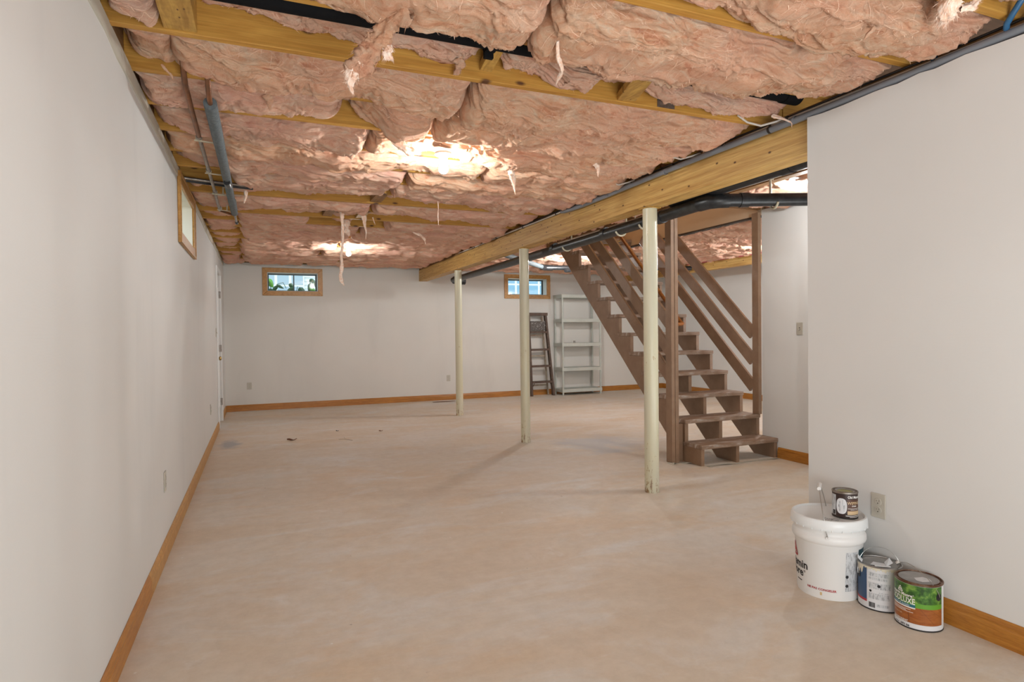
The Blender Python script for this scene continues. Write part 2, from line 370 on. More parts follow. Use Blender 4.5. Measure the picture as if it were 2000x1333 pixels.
M['wisp'] = speckled('pale_wool_wisp', (.90, .60, .44), (.95, .80, .69), 55, 1, .38, .62, .9)
M['fibre'] = plain('pale_fibre', (.93, .65, .48), 1, 0, .05)

# ------------------------------------------------------------------ setting: walls, floor
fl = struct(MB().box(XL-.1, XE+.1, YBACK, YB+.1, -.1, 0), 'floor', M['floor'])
def wall_with_holes(axis, c0, c1, a0, a1, z0, z1, holes):
    """slab: axis 'y' means plane of constant y (thickness c0..c1), running a0..a1 in x"""
    mb = MB()
    def put(p0, p1, q0, q1):
        if p1-p0 < 1e-4 or q1-q0 < 1e-4: return
        if axis == 'y': mb.box(p0, p1, c0, c1, q0, q1)
        else: mb.box(c0, c1, p0, p1, q0, q1)
    pos = a0
    for h0, h1, g0, g1 in sorted(holes):
        put(pos, h0, z0, z1); put(h0, h1, z0, g0); put(h0, h1, g1, z1); pos = h1
    put(pos, a1, z0, z1); return mb
ZT = 2.415
W1 = (.150, .955, 1.955, 2.272); W2 = (4.430, 5.262, 1.950, 2.272)
W3 = (4.86, 5.80, 1.965, 2.335)
struct(wall_with_holes('y', YB, YB+.26, XL-.4, XE+.3, 0, ZT, [W1, W2]), 'wall_back', M['wall_back'])
struct(wall_with_holes('x', XL-.28, XL, YBACK, YB, 0, ZT, [W3, (8.925, 9.735, .0, 2.10)]), 'wall_left', M['wall'])
# near right wall: drywall sheet with a slightly ragged top edge
poly = [(YBACK, 0), (2.335, 0), (2.335, 2.335)]
yy = 2.335
while yy > YBACK+.2:
    yy -= random.uniform(.05, .16); poly.append((yy, 2.333+random.uniform(-.007, .005)))
poly.append((YBACK, 2.33))
struct(MB().prism(poly, 'x', XR, XR+.10), 'wall_right', M['wall'])
struct(MB().box(XW, XW+.10, 1.2, 4.60, 0, ZT), 'wall_stair', M['wall_white'])
struct(MB().box(XR+.10, XW, 1.1, 1.2, 0, ZT), 'wall_nook', M['wall_white'])
struct(MB().box(XE, XE+.2, 2.9, YB, 0, ZT+.2), 'wall_east', M['wall_white'])
struct(MB().box(XW+.10, XE, 2.9, 3.0, 0, ZT), 'wall_far_room', M['wall_white'])
struct(MB().box(XL-.28, XR+.1, YBACK-.1, YBACK, 0, ZT), 'wall_behind', M['wall'])
# strip of sheetrock edge on the left wall under the joists
lp = [(YBACK, 2.38)]
yy = YBACK
while yy < YB-.2:
    lp.append((yy, 2.352+random.uniform(-.01, .01))); yy += random.uniform(.15, .5)
lp += [(YB, 2.35), (YB, 2.419), (YBACK, 2.419)]
struct(MB().prism(lp, 'x', XL, XL+.007), 'trim_1', plain('bare_sheetrock_edge', (.56, .52, .44), .8))
# ceiling = subfloor above the joists, hole over the stairs
HX0, HX1, HY0, HY1 = 3.60, 4.60, 4.66, 7.12
ce = MB()
ce.box(XL-.3, HX0, YBACK, YB+.3, ZS, ZS+.04); ce.box(HX1, XE+.3, YBACK, YB+.3, ZS, ZS+.04)
ce.box(HX0, HX1, YBACK, HY0, ZS, ZS+.04); ce.box(HX0, HX1, HY1, YB+.3, ZS, ZS+.04)
ceil = struct(ce, 'ceiling', M['subfloor'])
# walls of the stairwell above
st = MB(); st.box(HX1, HX1+.05, HY0-.06, HY1, 2.365, 5.0); st.box(HX0-.05, HX0, HY0-.06, HY1, 2.60, 5.0)
st.box(HX0, HX1, HY0-.10, HY0-.05, 2.44, 5.0); st.box(HX0-.05, HX1+.05, HY1, HY1+.05, 2.66, 5.0); st.box(HX0-.05, HX1+.05, HY0-.1, HY1+.05, 5.0, 5.05)
struct(st, 'wall_stairwell', m_wall('stairwell_warm_light_tan', (.66, .52, .37), .05))  # warm dim light on the white walls is painted in as tan
tr = MB(); n = 40
pts = [(HY0-.05+(HY1-HY0)*i/n) for i in range(n+1)]
for i in range(n): tr.box(HX1-.004, HX1+.056, pts[i], pts[i+1], 2.350+random.uniform(-.004, .004), 2.366)
struct(tr, 'trim_2', plain('dark_torn_edge', (.06, .045, .035), .8))

# ------------------------------------------------------------------ joists, blocking, sill plates (pieces of the ceiling)
YJ = {-7: -.255, -6: .17, -5: .595, -4: 1.02, -3: 1.445, -2: 1.87, -1: 2.295, 0: 2.72, 1: 3.145, 2: 3.565, 3: 3.99, 4: 4.41, 5: 4.80, 6: 5.20, 7: 5.60, 8: 6.01, 9: 6.42, 10: 6.845,
      11: 7.27, 12: 7.695, 13: 8.12, 14: 8.545, 15: 8.97, 16: 9.395, 17: 9.82, 18: 10.245, 19: 10.67}
JT = .038
jm = {}
def joist(x0, x1, y):
    key = (x0, x1)
    if key not in jm:
        mb = MB().box(x0, x1, -JT, 0, ZJ, ZS); o = mb.build('floor_joist', M['joist'], ceil, bevel=.003); jm[key] = o; o.location = (0, y, 0); return o
    o = jm[key].copy(); COL.objects.link(o); o.location = (0, y, 0); return o
for k, y in YJ.items():
    joist(XL-.02, 2.845, y)
    if k >= 0:
        if HY0-.05 < y < HY1+.06: joist(2.85, HX0-.09, y); joist(HX1+.06, XE, y)
        elif y < HY0: joist(2.85, XW, y) if y < 3.0 else joist(2.85, XE, y)
        else: joist(2.85, XE, y)
MB().box(HX0-.08, HX0-.004, 2.6, HY1+.1, 2.335, ZS).build('trimmer', M['sill'], ceil, bevel=.003)
MB().box(HX0, HX1, HY0-.05, HY0-.002, 2.42, ZS).build('header', M['sill'], ceil)
for bx_ in ((XL-.28, XL-.02, YBACK, YB+.26), (XL-.02, XE+.2, YB+.02, YB+.26), (XE+.02, XE+.2, 2.9, YB+.02), (XL-.28, XR+.1, YBACK-.1, YBACK)):
    MB().box(bx_[0], bx_[1], bx_[2], bx_[3], ZJ+.001, ZS).build('rim_joist', M['sill'], ceil)
def block(p0, p1, w, h, up=(0, 0, 1), m='block'):
    return MB().beam(p0, p1, w, h, up).build('blocking', M[m], ceil, bevel=.003)
block((-.258, 2.30, ZJ+.10), (-.258, 2.682, ZJ+.10), .115, .185)
block((1.00, 2.30, ZJ+.14), (1.00, 2.682, ZJ+.06), .06, .04)
block((1.77, 2.678, ZJ+.026), (1.655, 2.335, ZJ+.006), .10, .038)
MB().box(1.965, 2.075, 2.6775, 2.6815, 2.42, 2.475).build('nail_plate', M['steel'], ceil)
block((1.00, 5.27, ZJ+.08), (1.00, 5.56, ZJ+.08), .10, .14, m='sill')
block((.66, 6.05, ZJ+.08), (.66, 6.38, ZJ+.08), .09, .14, m='sill')
block((.98, 6.05, ZJ+.05), (.98, 6.39, ZJ+.05), .09, .09)
MB().box(2.705, 2.845, YBACK, YB, 2.372, ZJ).build('sill_plate', M['sill'], ceil, bevel=.003)

# beams
bm_ = thing('support_beam', 'long yellow pine main beam with dark knots resting on three cream steel columns', 'beam', (2.77, 5.0, 2.172))
MB().box(2.697, 2.772, 2.345, 7.30, 2.172, 2.372).build('ply', M['beam'], bm_, bevel=.004)
MB().box(2.699, 2.772, 7.302, YB-.002, 2.170, 2.370).build('ply', M['beam'], bm_, bevel=.004)
MB().box(2.774, 2.849, YBACK, YB-.002, 2.173, 2.372).build('ply', M['beam'], bm_, bevel=.004)
MB().box(2.697, 2.772, YBACK, 2.333, 2.34, 2.372).build('ply', M['beam'], bm_)
b2 = thing('support_beam', 'far yellow pine beam marked with a pink line, seen through the stair railing', 'beam', (7.0, 7.5, 2.24))
MB().box(6.98, 7.10, 3.002, YB-.002, 2.238, ZJ-.001).build('timber', M['beam'], b2, bevel=.004)
MB().box(6.976, 6.981, 3.1, 8.7, 2.372, 2.392).build('chalk_line', M['pinkline'], b2)

# steel columns
for (x, y, ztop, lab) in ((2.772, 3.885, 2.170, 'cream steel column nearest the camera, rust spotted at its foot'),
                          (2.757, 6.235, 2.170, 'cream steel column standing in front of the dark stepladder'),
                          (2.767, 8.690, 2.169, 'cream steel column standing farthest away, near the back wall')):
    c = thing('steel_column', lab, 'column', (x, y, 0), 'steel columns under the beam')
    r = .0545 if y < 5 else .0535
    MB().lathe([(r*.2, 0), (r, 0), (r, ztop-.006), (r*.2, ztop-.006)], (x, y, 0), 36).build('tube', M['column'], c, smooth=True)
    MB().box(x-.06, x+.06, y-.06, y+.06, ztop-.006, ztop+.001).build('cap_plate', M['block'], c)

# ------------------------------------------------------------------ baseboards
def board(name, p0, p1, nrm, m, h=.102):
    """moulded baseboard between two floor points; nrm points into the room"""
    p0, p1, nrm = Vector(p0), Vector(p1), Vector(nrm)
    prof = [(0, 0), (.015, 0), (.015, h-.035), (.012, h-.028), (.012, h-.018), (.006, h-.004), (.002, h), (0, h)]
    V = [p+nrm*(a+.0005)+Vector((0, 0, z)) for p in (p0, p1) for a, z in prof]; k = len(prof)
    F = [tuple(range(k)), tuple(range(2*k-1, k-1, -1))]+[(i, i+k, (i+1) % k+k, (i+1) % k) for i in range(k)]
    return struct(MB().add(V, F), name, m)
bl = board('baseboard_left', (XL, YBACK, 0), (XL, 3.32, 0), (1, 0, 0), M['oak'])
b = board('board', (XL, 3.322, 0), (XL, 8.86, 0), (1, 0, 0), M['oakl']); del b['kind']; b.parent = bl; b.name = 'baseboard_length'
b = board('board', (XL, 9.80, 0), (XL, YB, 0), (1, 0, 0), M['oakl']); del b['kind']; b.parent = bl; b.name = 'baseboard_length'
board('baseboard_back', (XL+.016, YB, 0), (XE, YB, 0), (0, -1, 0), M['oakx'])
board('baseboard_right', (XR, YBACK, 0), (XR, 2.335, 0), (-1, 0, 0), M['oak'])
board('baseboard_stair', (XW, 1.2, 0), (XW, 4.40, 0), (-1, 0, 0), M['oak'])
board('baseboard_east', (XE, 3.0, 0), (XE, YB-.016, 0), (-1, 0, 0), M['oak'])

# ------------------------------------------------------------------ windows
def bar_frame(name, kind, x0, x1, z0, z1, w, plane, d, m, parent, axis='y', bevel=.004):
    """mitred four piece frame, outer x0..x1, z0..z1, width w, on plane plane..plane+d"""
    out = [(x0, z0), (x1, z0), (x1, z1), (x0, z1)]; inn = [(x0+w, z0+w), (x1-w, z0+w), (x1-w, z1-w), (x0+w, z1-w)]
    for i in range(4):
        j = (i+1) % 4
        MB().prism([out[i], out[j], inn[j], inn[i]], axis, plane, plane+d).build(name, m, parent, bevel=bevel)
def window(idx, hole, mull):
    x0, x1, z0, z1 = hole; t = .01
    fr = MB(); fr.box(x0-.001, x0+t, YB-.004, YB+.20, z0, z1); fr.box(x1-t, x1+.001, YB-.004, YB+.20, z0, z1)
    fr.box(x0, x1, YB-.004, YB+.20, z0-.001, z0+t); fr.box(x0, x1, YB-.004, YB+.20, z1-t, z1+.001)
    w = struct(fr, 'window_%d' % idx, M['jamb'])
    bar_frame('casing', 0, x0-.072, x1+.072, z0-.072, z1+.072, .076, YB-.016, .0155, M['oakl'], w)
    bar_frame('sash', 0, x0+t, x1-t, z0+t-.004, z1-t, .022, YB+.16, .03, M['sash'], w, bevel=0)
    if mull: MB().box(mull-.009, mull+.009, YB+.165, YB+.19, z0+t, z1-t).build('mullion', M['sash'], w)
    MB().box(x0+t+.01, x1-t-.01, YB+.173, YB+.177, z0+t+.01, z1-t-.01).build('pane', M['glass'], w)
    return w
window(1, W1, .575); window(2, W2, None)
y0, y1, z0, z1 = W3
fr = MB(); t = .012
fr.box(XL-.27, XL+.003, y0-.001, y0+t, z0, z1); fr.box(XL-.27, XL+.003, y1-t, y1+.001, z0, z1); fr.box(XL-.27, XL+.003, y0, y1, z0-.001, z0+t); fr.box(XL-.27, XL+.003, y0, y1, z1-t, z1+.001)
w3 = struct(fr, 'window_3', M['reveal'])
bar_frame('casing', 0, y0-.075, y1+.075, z0-.075, z1+.055, .082, XL+.0005, .019, M['oakl'], w3, 'x')
bar_frame('casing_lip', 0, y0-.075, y1+.075, z0-.075, z1+.055, .022, XL+.0195, .006, M['oakl'], w3, 'x', .002)
bar_frame('sash', 0, y0+t, y1-t, z0+t, z1-t, .022, XL-.24, .03, M['sash'], w3, 'x', 0)
MB().box(XL-.23, XL-.226, y0+.02, y1-.02, z0+.02, z1-.02).build('pane', M['glass'], w3)

# door on the left wall
D0, D1, DZ = 8.925, 9.735, 2.10
d = struct(MB().box(XL-.055, XL-.02, D0+.004, D1-.004, .012, DZ-.004), 'door_1', M['white'])
for a in (D0-.062, D1): MB().box(XL+.0005, XL+.018, a, a+.062, 0.0, DZ+.062).build('casing', M['white'], d, bevel=.003)
MB().box(XL+.0005, XL+.018, D0, D1, DZ, DZ+.062).build('casing', M['white'], d, bevel=.003)
for a0_, a1_, c0, c1 in ((D0+.10, D1-.10, .2, .95), (D0+.10, D1-.10, 1.10, 1.95)):
    bar_frame('panel_moulding', 0, a0_, a1_, c0, c1, .03, XL-.0195, .008, M['white'], d, 'x', .002)
for z in (.28, 1.05, 1.82):
    h = MB().tube([(XL+.004, D1-.006, z-.05), (XL+.004, D1-.006, z+.05)], .008, 10); h.box(XL-.02, XL+.001, D1-.04, D1-.001, z-.05, z+.05); h.build('hinge', M['steel'], d)
MB().lathe([(.002, 0), (.028, 0), (.028, .006), (.011, .008), (.011, .03), (.026, .04), (.028, .052), (.02, .064), (.002, .067)], (XL-.0195, D0+.06, .93), 20, 'x').build('knob', M['brass'], d, smooth=True)

# ------------------------------------------------------------------ staircase
RISE, RUN, SX0, SX1, SY = .2055, .2235, 3.684, 4.598, 4.40
SL = RISE/RUN
stair = thing('staircase', 'brown painted open staircase with plank railings rising toward the back wall', 'staircase', (4.14, SY, 0))
NT = 12
def tz(n): return .189+RISE*(n-1)
def ty(n): return SY+RUN*(n-1)
tread_me = None
for n in range(1, NT+1):
    if tread_me is None:
        t0 = MB().box(SX0-.004, SX1, ty(1), ty(1)+.262, tz(1)-.038, tz(1)).build('tread', M['tread'], stair, bevel=.005); tread_me = t0
    else:
        o = tread_me.copy(); COL.objects.link(o); o.location = (0, RUN*(n-1), RISE*(n-1))
# sawtooth stringers
def stringer(x0, x1, yend):
    top = []
    for n in range(1, NT+1):
        top += [(ty(n)+.012, tz(n)-.0385-(RISE if n > 1 else 0)+0 if n > 1 else 0), (ty(n)+.012, tz(n)-.0385)]
    top.append((yend, tz(NT)-.0385))
    # lower edge: parallel to the pitch
    yb0 = ty(1)+.012
    def zb(y): return (y-4.675)*SL
    low = [(yend, zb(yend)+.0), (4.675, 0)]
    poly = [(yb0, 0)]+[p for p in top if p[1] > 0]+low
    return MB().prism(poly, 'x', x0, x1).build('stringer', M['brown'], stair, bevel=.002, seg=1)
YE = ty(NT)+.275
for x0, x1 in ((SX0, SX0+.038), (4.09, 4.128), (4.558, 4.596)): stringer(x0, x1, YE)
# landing nosing and its riser board at the stair head
MB().box(SX0-.08, SX1, ty(13)+.0, ty(13)+.03, tz(13)-.04, tz(13)).build('landing_nosing', M['tread'], stair, bevel=.004)
MB().box(SX0-.08, SX1, ty(13)+.03, ty(13)+.035, tz(12)+.0, tz(13)).build('landing_riser', M['brown'], stair)
# newel posts
pz = 2.336
p = MB().box(3.526, 3.563, 4.622, 4.711, .001, pz).build('newel_post', M['brown'], stair, bevel=.003)
MB().box(3.565, 3.602, 4.618, 4.709, .001, pz).build('newel_post', M['brown'], stair, bevel=.003)
MB().box(3.604, 3.682, 4.664, 4.702, .001, .355).build('filler_board', M['brown'], stair, bevel=.002)
MB().box(4.560, 4.599, 4.606, 4.690, tz(2)+.001, 2.392).build('newel_post', M['brown'], stair, bevel=.003)
# plank rails
def rail(x, ypost, zc, y_end, w=.026, h=.118):
    p0 = Vector((x, ypost, zc)); p1 = Vector((x, y_end, zc+(y_end-ypost)*SL))
    return MB().beam(p0, p1, w, h, (0, -SL, 1)).build('rail', M['brown'], stair, bevel=.003)
for zc, ye in ((1.232, 6.05), (.972, 6.33), (.722, 6.60)): rail(3.618, 4.70, zc, ye)
for zc, ye in ((1.190, 6.02), (.925, 6.30), (.658, 6.60)): rail(4.575, 4.692, zc, ye)
hr = MB().tube([(3.715, 4.70, 1.298), (3.715, 4.735, 1.318), (3.715, 6.75, 1.318+(6.75-4.735)*.945)], .019, 14)
hr.tube([(3.655, 4.70, 1.292), (3.70, 4.70, 1.294), (3.722, 4.71, 1.302)], .018, 12)
hro = hr.build('handrail', M['handrail'], stair, smooth=True)
for y in (4.83, 5.75): MB().tube([(3.632, y, 1.318+(y-4.735)*.945-.06), (3.70, y, 1.318+(y-4.735)*.945-.05), (3.715, y, 1.318+(y-4.735)*.945-.015)], .007, 8).build('bracket', M['brass'], hro)
v = thing('vinyl_scrap', 'curled scrap of pale vinyl flooring under the stair newel post', 'scrap', (3.56, 4.62, 0))
V = []; F = []
for i in range(13):
    for j in range(5):
        a = i/12; V.append((3.49+.19*a, 4.56+.10*j/4+.03*math.sin(5*a), .002+.014*max(0, math.sin(a*9))*(1-j/4)+(.03*max(0, a-.8)*5)**2*1.0))
for i in range(12):
    for j in range(4): F.append((i*5+j, i*5+5+j, i*5+6+j, i*5+j+1))
o = MB().add(V, F).build('sheet', M['vinyl'], v, smooth=True); sm = o.modifiers.new('s', 'SOLIDIFY'); sm.thickness = .0015
v = thing('vinyl_scrap', 'long flat strip of pale vinyl showing under the lowest stair tread', 'scrap', (4.1, 4.39, 0))
V = []; F = []
for i in range(25):
    for j in range(4):
        a = i/24; V.append((3.73+.83*a, 4.36+.035*j/3+.008*math.sin(11*a), .002+.008*max(0, math.sin(a*8))*(1-j/3)))
for i in range(24):
    for j in range(3): F.append((i*4+j, i*4+4+j, i*4+5+j, i*4+j+1))
o = MB().add(V, F).build('sheet', M['vinyl'], v, smooth=True); sm = o.modifiers.new('s', 'SOLIDIFY'); sm.thickness = .0015

# ------------------------------------------------------------------ pipes and cables
g = thing('insulated_pipe', 'grey foam sleeved pipe running along the pink ceiling near the left wall', 'pipe', (-.18, 4.6, 2.33))
MB().tube([(-.190, 3.20, 2.332), (-.186, 3.86, 2.332)], .030, 20).build('foam_sleeve', M['foam'], g, smooth=True)
MB().tube([(-.186, 3.862, 2.332), (-.182, 4.72, 2.331)], .0285, 20).build('foam_sleeve', M['foam'], g, smooth=True)
MB().tube([(-.182, 4.722, 2.330), (-.180, 5.42, 2.330), (-.177, 5.46, 2.332), (-.176, 5.98, 2.330), (-.176, 6.0, 2.330)], [.028, .028, .031, .028, .018], 20).build('foam_sleeve', M['foam'], g, smooth=True)
MB().tube([(-.182, 4.66, 2.30), (-.176, 4.80, 2.303)], .0215, 14).build('clip', M['black'], g, smooth=True)
MB().tube([(-.192, 3.05, 2.44), (-.191, 3.12, 2.36), (-.190, 3.16, 2.335), (-.190, 3.215, 2.332)], .012, 12).build('copper_core', M['copper'], g, smooth=True)
MB().tube([(-.176, 5.99, 2.330), (-.174, 6.45, 2.328)], .010, 12).build('copper_core', M['steel'], g, smooth=True)
MB().lathe([(.001, 0), (.015, 0), (.015, .05), (.001, .05)], (0, 0, 0), 12, 'y')
MB().tube([(-.172, 6.42, 2.325), (-.172, 6.49, 2.325)], .014, 12).build('end_cap', M['black'], g, smooth=True)
c2 = thing('water_pipe', 'thin bare copper water pipe beside the grey foam sleeved pipe', 'pipe', (-.29, 4.5, 2.36))
MB().tube([(-.285, 3.02, 2.46), (-.285, 3.06, 2.40), (-.284, 3.10, 2.372), (-.286, 3.42, 2.36), (-.288, 3.85, 2.36)], .0125, 12).build('copper_length', M['copper'], c2, smooth=True)
MB().tube([(-.288, 3.85, 2.36), (-.292, 5.2, 2.36), (-.298, 6.05, 2.358)], .0115, 12).build('grey_length', M['steel'], c2, smooth=True)
for y in (3.86, 4.60, 5.27, 5.93): MB().tube([(-.29-.002*(y-4), y-.02, 2.36), (-.29-.002*(y-4), y+.02, 2.36)], .0155, 12).build('coupling', M['steel'], c2, smooth=True)
MB().tube([(-.298, 6.04, 2.356), (-.17, 6.14, 2.335)], .010, 10).build('cross_link', M['copper'], c2, smooth=True)
for i, y in enumerate((3.88, 4.64, 5.30, 5.96)):
    nm = ('first', 'second', 'third', 'fourth')[i]
    h = thing('pipe_hanger', '%s cream plastic hanger from the camera linking the two ceiling pipes at left' % nm, 'hanger', (-.24, y, 2.34), 'pipe hangers')
    mb = MB().beam((-.315, y, 2.346), (-.205, y+.01, 2.342), .012, .006); mb.build('bar', M['hanger'], h)
    if i > 1:
        MB().tube([(-.235, y, 2.345), (-.235, y, ZJ+.0)], .006, 8).build('stem', M['hanger'], h)
        MB().box(-.262, -.208, y-.01, y+.01, ZJ-.004, ZJ+.001).build('foot', M['hanger'], h)
    MB().lathe([(.013, -.006), (.018, -.006), (.018, .006), (.013, .006), (.013, -.006)], (-.292, y, 2.36), 14, 'y').build('ring', M['hanger'], h, smooth=True)
for y, lab in ((5.02, 'upper thin dark pipe coming through the left wall above the small side window'), (5.10, 'lower thin dark pipe coming through the left wall beside its twin')):
    q = thing('wall_pipe', lab, 'pipe', (-.4, y, 2.39))
    MB().tube([(XL-.02, y, 2.392), (-.30, y+.06, 2.39), (-.02, y+.16, 2.40)], .011, 10).build('tube', M['steel'] if y < 5.05 else M['black'], q, smooth=True)
    MB().lathe([(.001, 0), (.02, 0), (.02, .006), (.001, .006)], (XL+.008, y+.005, 2.392), 14, 'x').build('flange', M['steel'], q)
q = thing('drain_pipe', 'black drain pipe lying across the near joist bay among torn pink insulation', 'pipe', (1.3, 2.47, 2.47))
MB().tube([(-.45, 2.425, 2.487), (2.62, 2.425, 2.487)], .047, 24).build('tube', M['soot'], q, smooth=True)
MB().tube([(2.58, 2.425, 2.487), (2.68, 2.425, 2.487)], .053, 24).build('coupling', M['soot'], q, smooth=True)
mb = MB().lathe([(.053, -.02), (.058, -.02), (.058, .02), (.053, .02)], (.93, 2.425, 2.487), 24, 'x'); mb.box(.91, .95, 2.445, 2.465, 2.412, 2.445); mb.build('strap', M['soot'], q, smooth=True)
q = thing('drain_pipe', 'long black drain pipe behind the main beam, bending right above the stairs', 'pipe', (2.97, 5, 2.14))
MB().tube([(2.975, 3.52, 2.150), (2.975, 5.2, 2.128), (2.975, 9.6, 2.10)], .047, 24).build('tube', M['black'], q, smooth=True)
MB().tube([(2.973, 3.56, 2.150), (2.985, 3.47, 2.152), (3.03, 3.42, 2.153), (3.09, 3.40, 2.155)], .053, 24).build('elbow', M['black'], q, smooth=True)
MB().tube([(3.08, 3.402, 2.155), (3.66, 3.21, 2.165), (4.60, 2.90, 2.18)], .046, 24).build('tube', M['black'], q, smooth=True)
for y in (4.02, 4.86, 5.9): MB().tube([(2.975, y-.03, 2.14), (2.975, y+.03, 2.139)], .0525, 24).build('coupling', M['black'], q, smooth=True)
MB().tube([(3.17, 3.373, 2.157), (3.23, 3.353, 2.158)], .052, 24).build('coupling', M['black'], q, smooth=True)
MB().tube([(2.975, 9.58, 2.10), (3.10, 9.62, 2.09), (3.18, 9.62, 2.09)], .06, 20).build('elbow', M['black'], q, smooth=True)
for i, (x, y, lab) in enumerate(((3.42, 3.30, 'cream J hook strap holding the black drain pipe, nearest the near right wall'), (2.975, 4.25, 'cream J hook strap on the black drain pipe right of the nearest column'),
                  (2.975, 4.60, 'cream J hook strap on the black drain pipe left of the nearest column'), (2.975, 5.62, 'cream J hook strap on the black drain pipe above the shelf rack'))):
    h = thing('pipe_strap', lab, 'strap', (x, y, 2.2), 'J hooks under the drain pipe')
    zc = 2.158 if i == 0 else 2.14-.003*i; pts = []
    dirx = Vector((.305, .952, 0)) if i == 0 else Vector((1, 0, 0))
    for a in np.linspace(200, 372, 14): 
        q_ = dirx*(.056*math.cos(math.radians(a))); pts.append((x+q_.x, y+q_.y, zc+.056*math.sin(math.radians(a))))
    pts.append((pts[-1][0], pts[-1][1], 2.39))
    MB().tube(pts, .0085, 8).build('hook', M['hanger'], h, smooth=True)
q = thing('conduit', 'slim white conduit running beside the black drain pipe behind the beam', 'conduit', (3.2, 4, 2.25))
MB().tube([(3.19, 2.4, 2.252), (3.19, 6.4, 2.252)], .009, 10).build('tube', M['cable_w'], q, smooth=True)
for y in (3.1, 4.72): MB().tube([(3.175, y, 2.24), (3.205, y, 2.24), (3.205, y, 2.29), (3.205, y, 2.40)], .004, 8).build('clip', M['hanger'], q)
q = thing('drain_pipe', 'short upper black pipe right of the main beam', 'pipe', (2.95, 3.5, 2.25))
MB().tube([(3.0, 1.3, 2.243), (3.0, 3.9, 2.243)], .055, 22).build('tube', M['black'], q, smooth=True)
MB().tube([(3.0, 2.75, 2.243), (3.0, 2.83, 2.243)], .060, 22).build('coupling', M['black'], q, smooth=True)
q = thing('drain_pipe', 'grey black pipe crossing the far ceiling diagonally above the second basement window', 'pipe', (3.7, 8.2, 2.25))
MB().tube([(2.98, 7.45, 2.27), (4.20, 8.72, 2.255)], .036, 18).build('tube', M['foam'], q, smooth=True)
MB().tube([(4.12, 8.64, 2.256), (4.23, 8.75, 2.255), (4.36, 8.74, 2.256)], .046, 18).build('elbow', M['black'], q, smooth=True)
MB().tube([(4.30, 8.74, 2.256), (5.30, 8.66, 2.275), (6.9, 8.5, 2.30)], .038, 18).build('tube', M['black'], q, smooth=True)
MB().tube([(4.78, 8.70, 2.265), (4.90, 8.69, 2.267)], .047, 18).build('coupling', M['black'], q, smooth=True)
MB().tube([(4.56, 8.66, 2.215), (4.66, 8.72, 2.225)], .035, 14).build('branch', M['black'], q, smooth=True)
q = thing('cable_conduit', 'grey flexible conduit clipped along the top of the main beam and right wall', 'conduit', (2.665, 3.2, 2.355))
pts = [(2.668, y, 2.356+.004*math.sin(y*2.3)) for y in np.linspace(-1.0, 4.75, 40)]+[(2.676, 4.95, 2.36), (2.69, 5.12, 2.372), (2.70, 5.2, 2.385)]
MB().tube(pts, .0185, 14).build('tube', M['conduit'], q, smooth=True)
for y, m in ((2.43, 'conduit'), (3.55, 'conduit'), (4.3, 'conduit'), (2.60, 'cable_b')): MB().lathe([(.019, -.007), (.0215, -.007), (.0215, .007), (.019, .007)], (2.668, y, 2.356), 16, 'y').build('strap', M[m], q)
q = thing('electrical_cable', 'white cable stapled just above the grey conduit along the beam', 'cable', (2.69, 3, 2.385))
MB().tube([(2.692, y, 2.383+.003*math.sin(y*3.1)) for y in np.linspace(-1, 8.4, 60)], .0075, 8).build('wire', M['cable_w'], q, smooth=True)
for y in (1.72, 2.50, 2.62, 3.0, 3.5, 4.0, 4.6, 5.3, 6.1, 6.9, 7.7): MB().box(2.682, 2.704, y-.007, y+.007, 2.372, 2.402).build('staple', M['blue'] if y < 2 else M['cable_b'], q)
q = thing('electrical_cable', 'dark cable stapled to the sill plate above the white cable', 'cable', (2.70, 3, 2.4))
MB().tube([(2.697, y, 2.403+.006*math.sin(y*5.3+1)*math.sin(y*1.7)) for y in np.linspace(-1, 6.2, 70)], .0055, 8).build('wire', M['cable_b'], q, smooth=True)
for y, l in ((2.55, 'short white wire end curling out above the right wall corner'), (3.25, 'white wire loop poking out of the insulation above the beam'), (4.0, 'white wire end curling over the beam at mid length')):
    q = thing('wire_end', l, 'wire', (2.6, y, 2.4)); MB().tube([(2.50, y+.12, 2.44), (2.55, y+.10, 2.40), (2.61, y+.06, 2.375), (2.66, y, 2.385), (2.70, y-.03, 2.40)], .006, 8).build('wire', M['cable_w'], q, smooth=True)
q = thing('blue_cable', 'blue cable loop hanging at the upper right corner of the view', 'cable', (2.64, 1.36, 2.4))
MB().tube([(2.66, 1.43, 2.378), (2.635, 1.415, 2.385), (2.62, 1.385, 2.41), (2.615, 1.35, 2.45)], .011, 10).build('wire', M['blue'], q, smooth=True)

# bulbs
for i, (x, y, lab) in enumerate(BULBS):
    zb = 2.275 if i < 3 else 2.27
    t = thing('light_bulb', lab, 'bulb', (x, y, zb+.12), 'bare bulbs on the ceiling')
    MB().lathe([(.002, .105), (.052, .105), (.054, .09), (.03, .075), (.024, .05), (.002, .05)], (x, y, zb), 20).build('lamp_holder', M['porcelain'], t, smooth=True)
    MB().lathe([(.0005, -.030), (.012, -.0275), (.022, -.020), (.0285, -.008), (.030, .002), (.027, .016), (.019, .032), (.0135, .045), (.013, .055), (.0005, .055)], (x, y, zb), 16).build('glass', M['bulb'] if i < 4 else M['bulb_bright'], t, smooth=True)

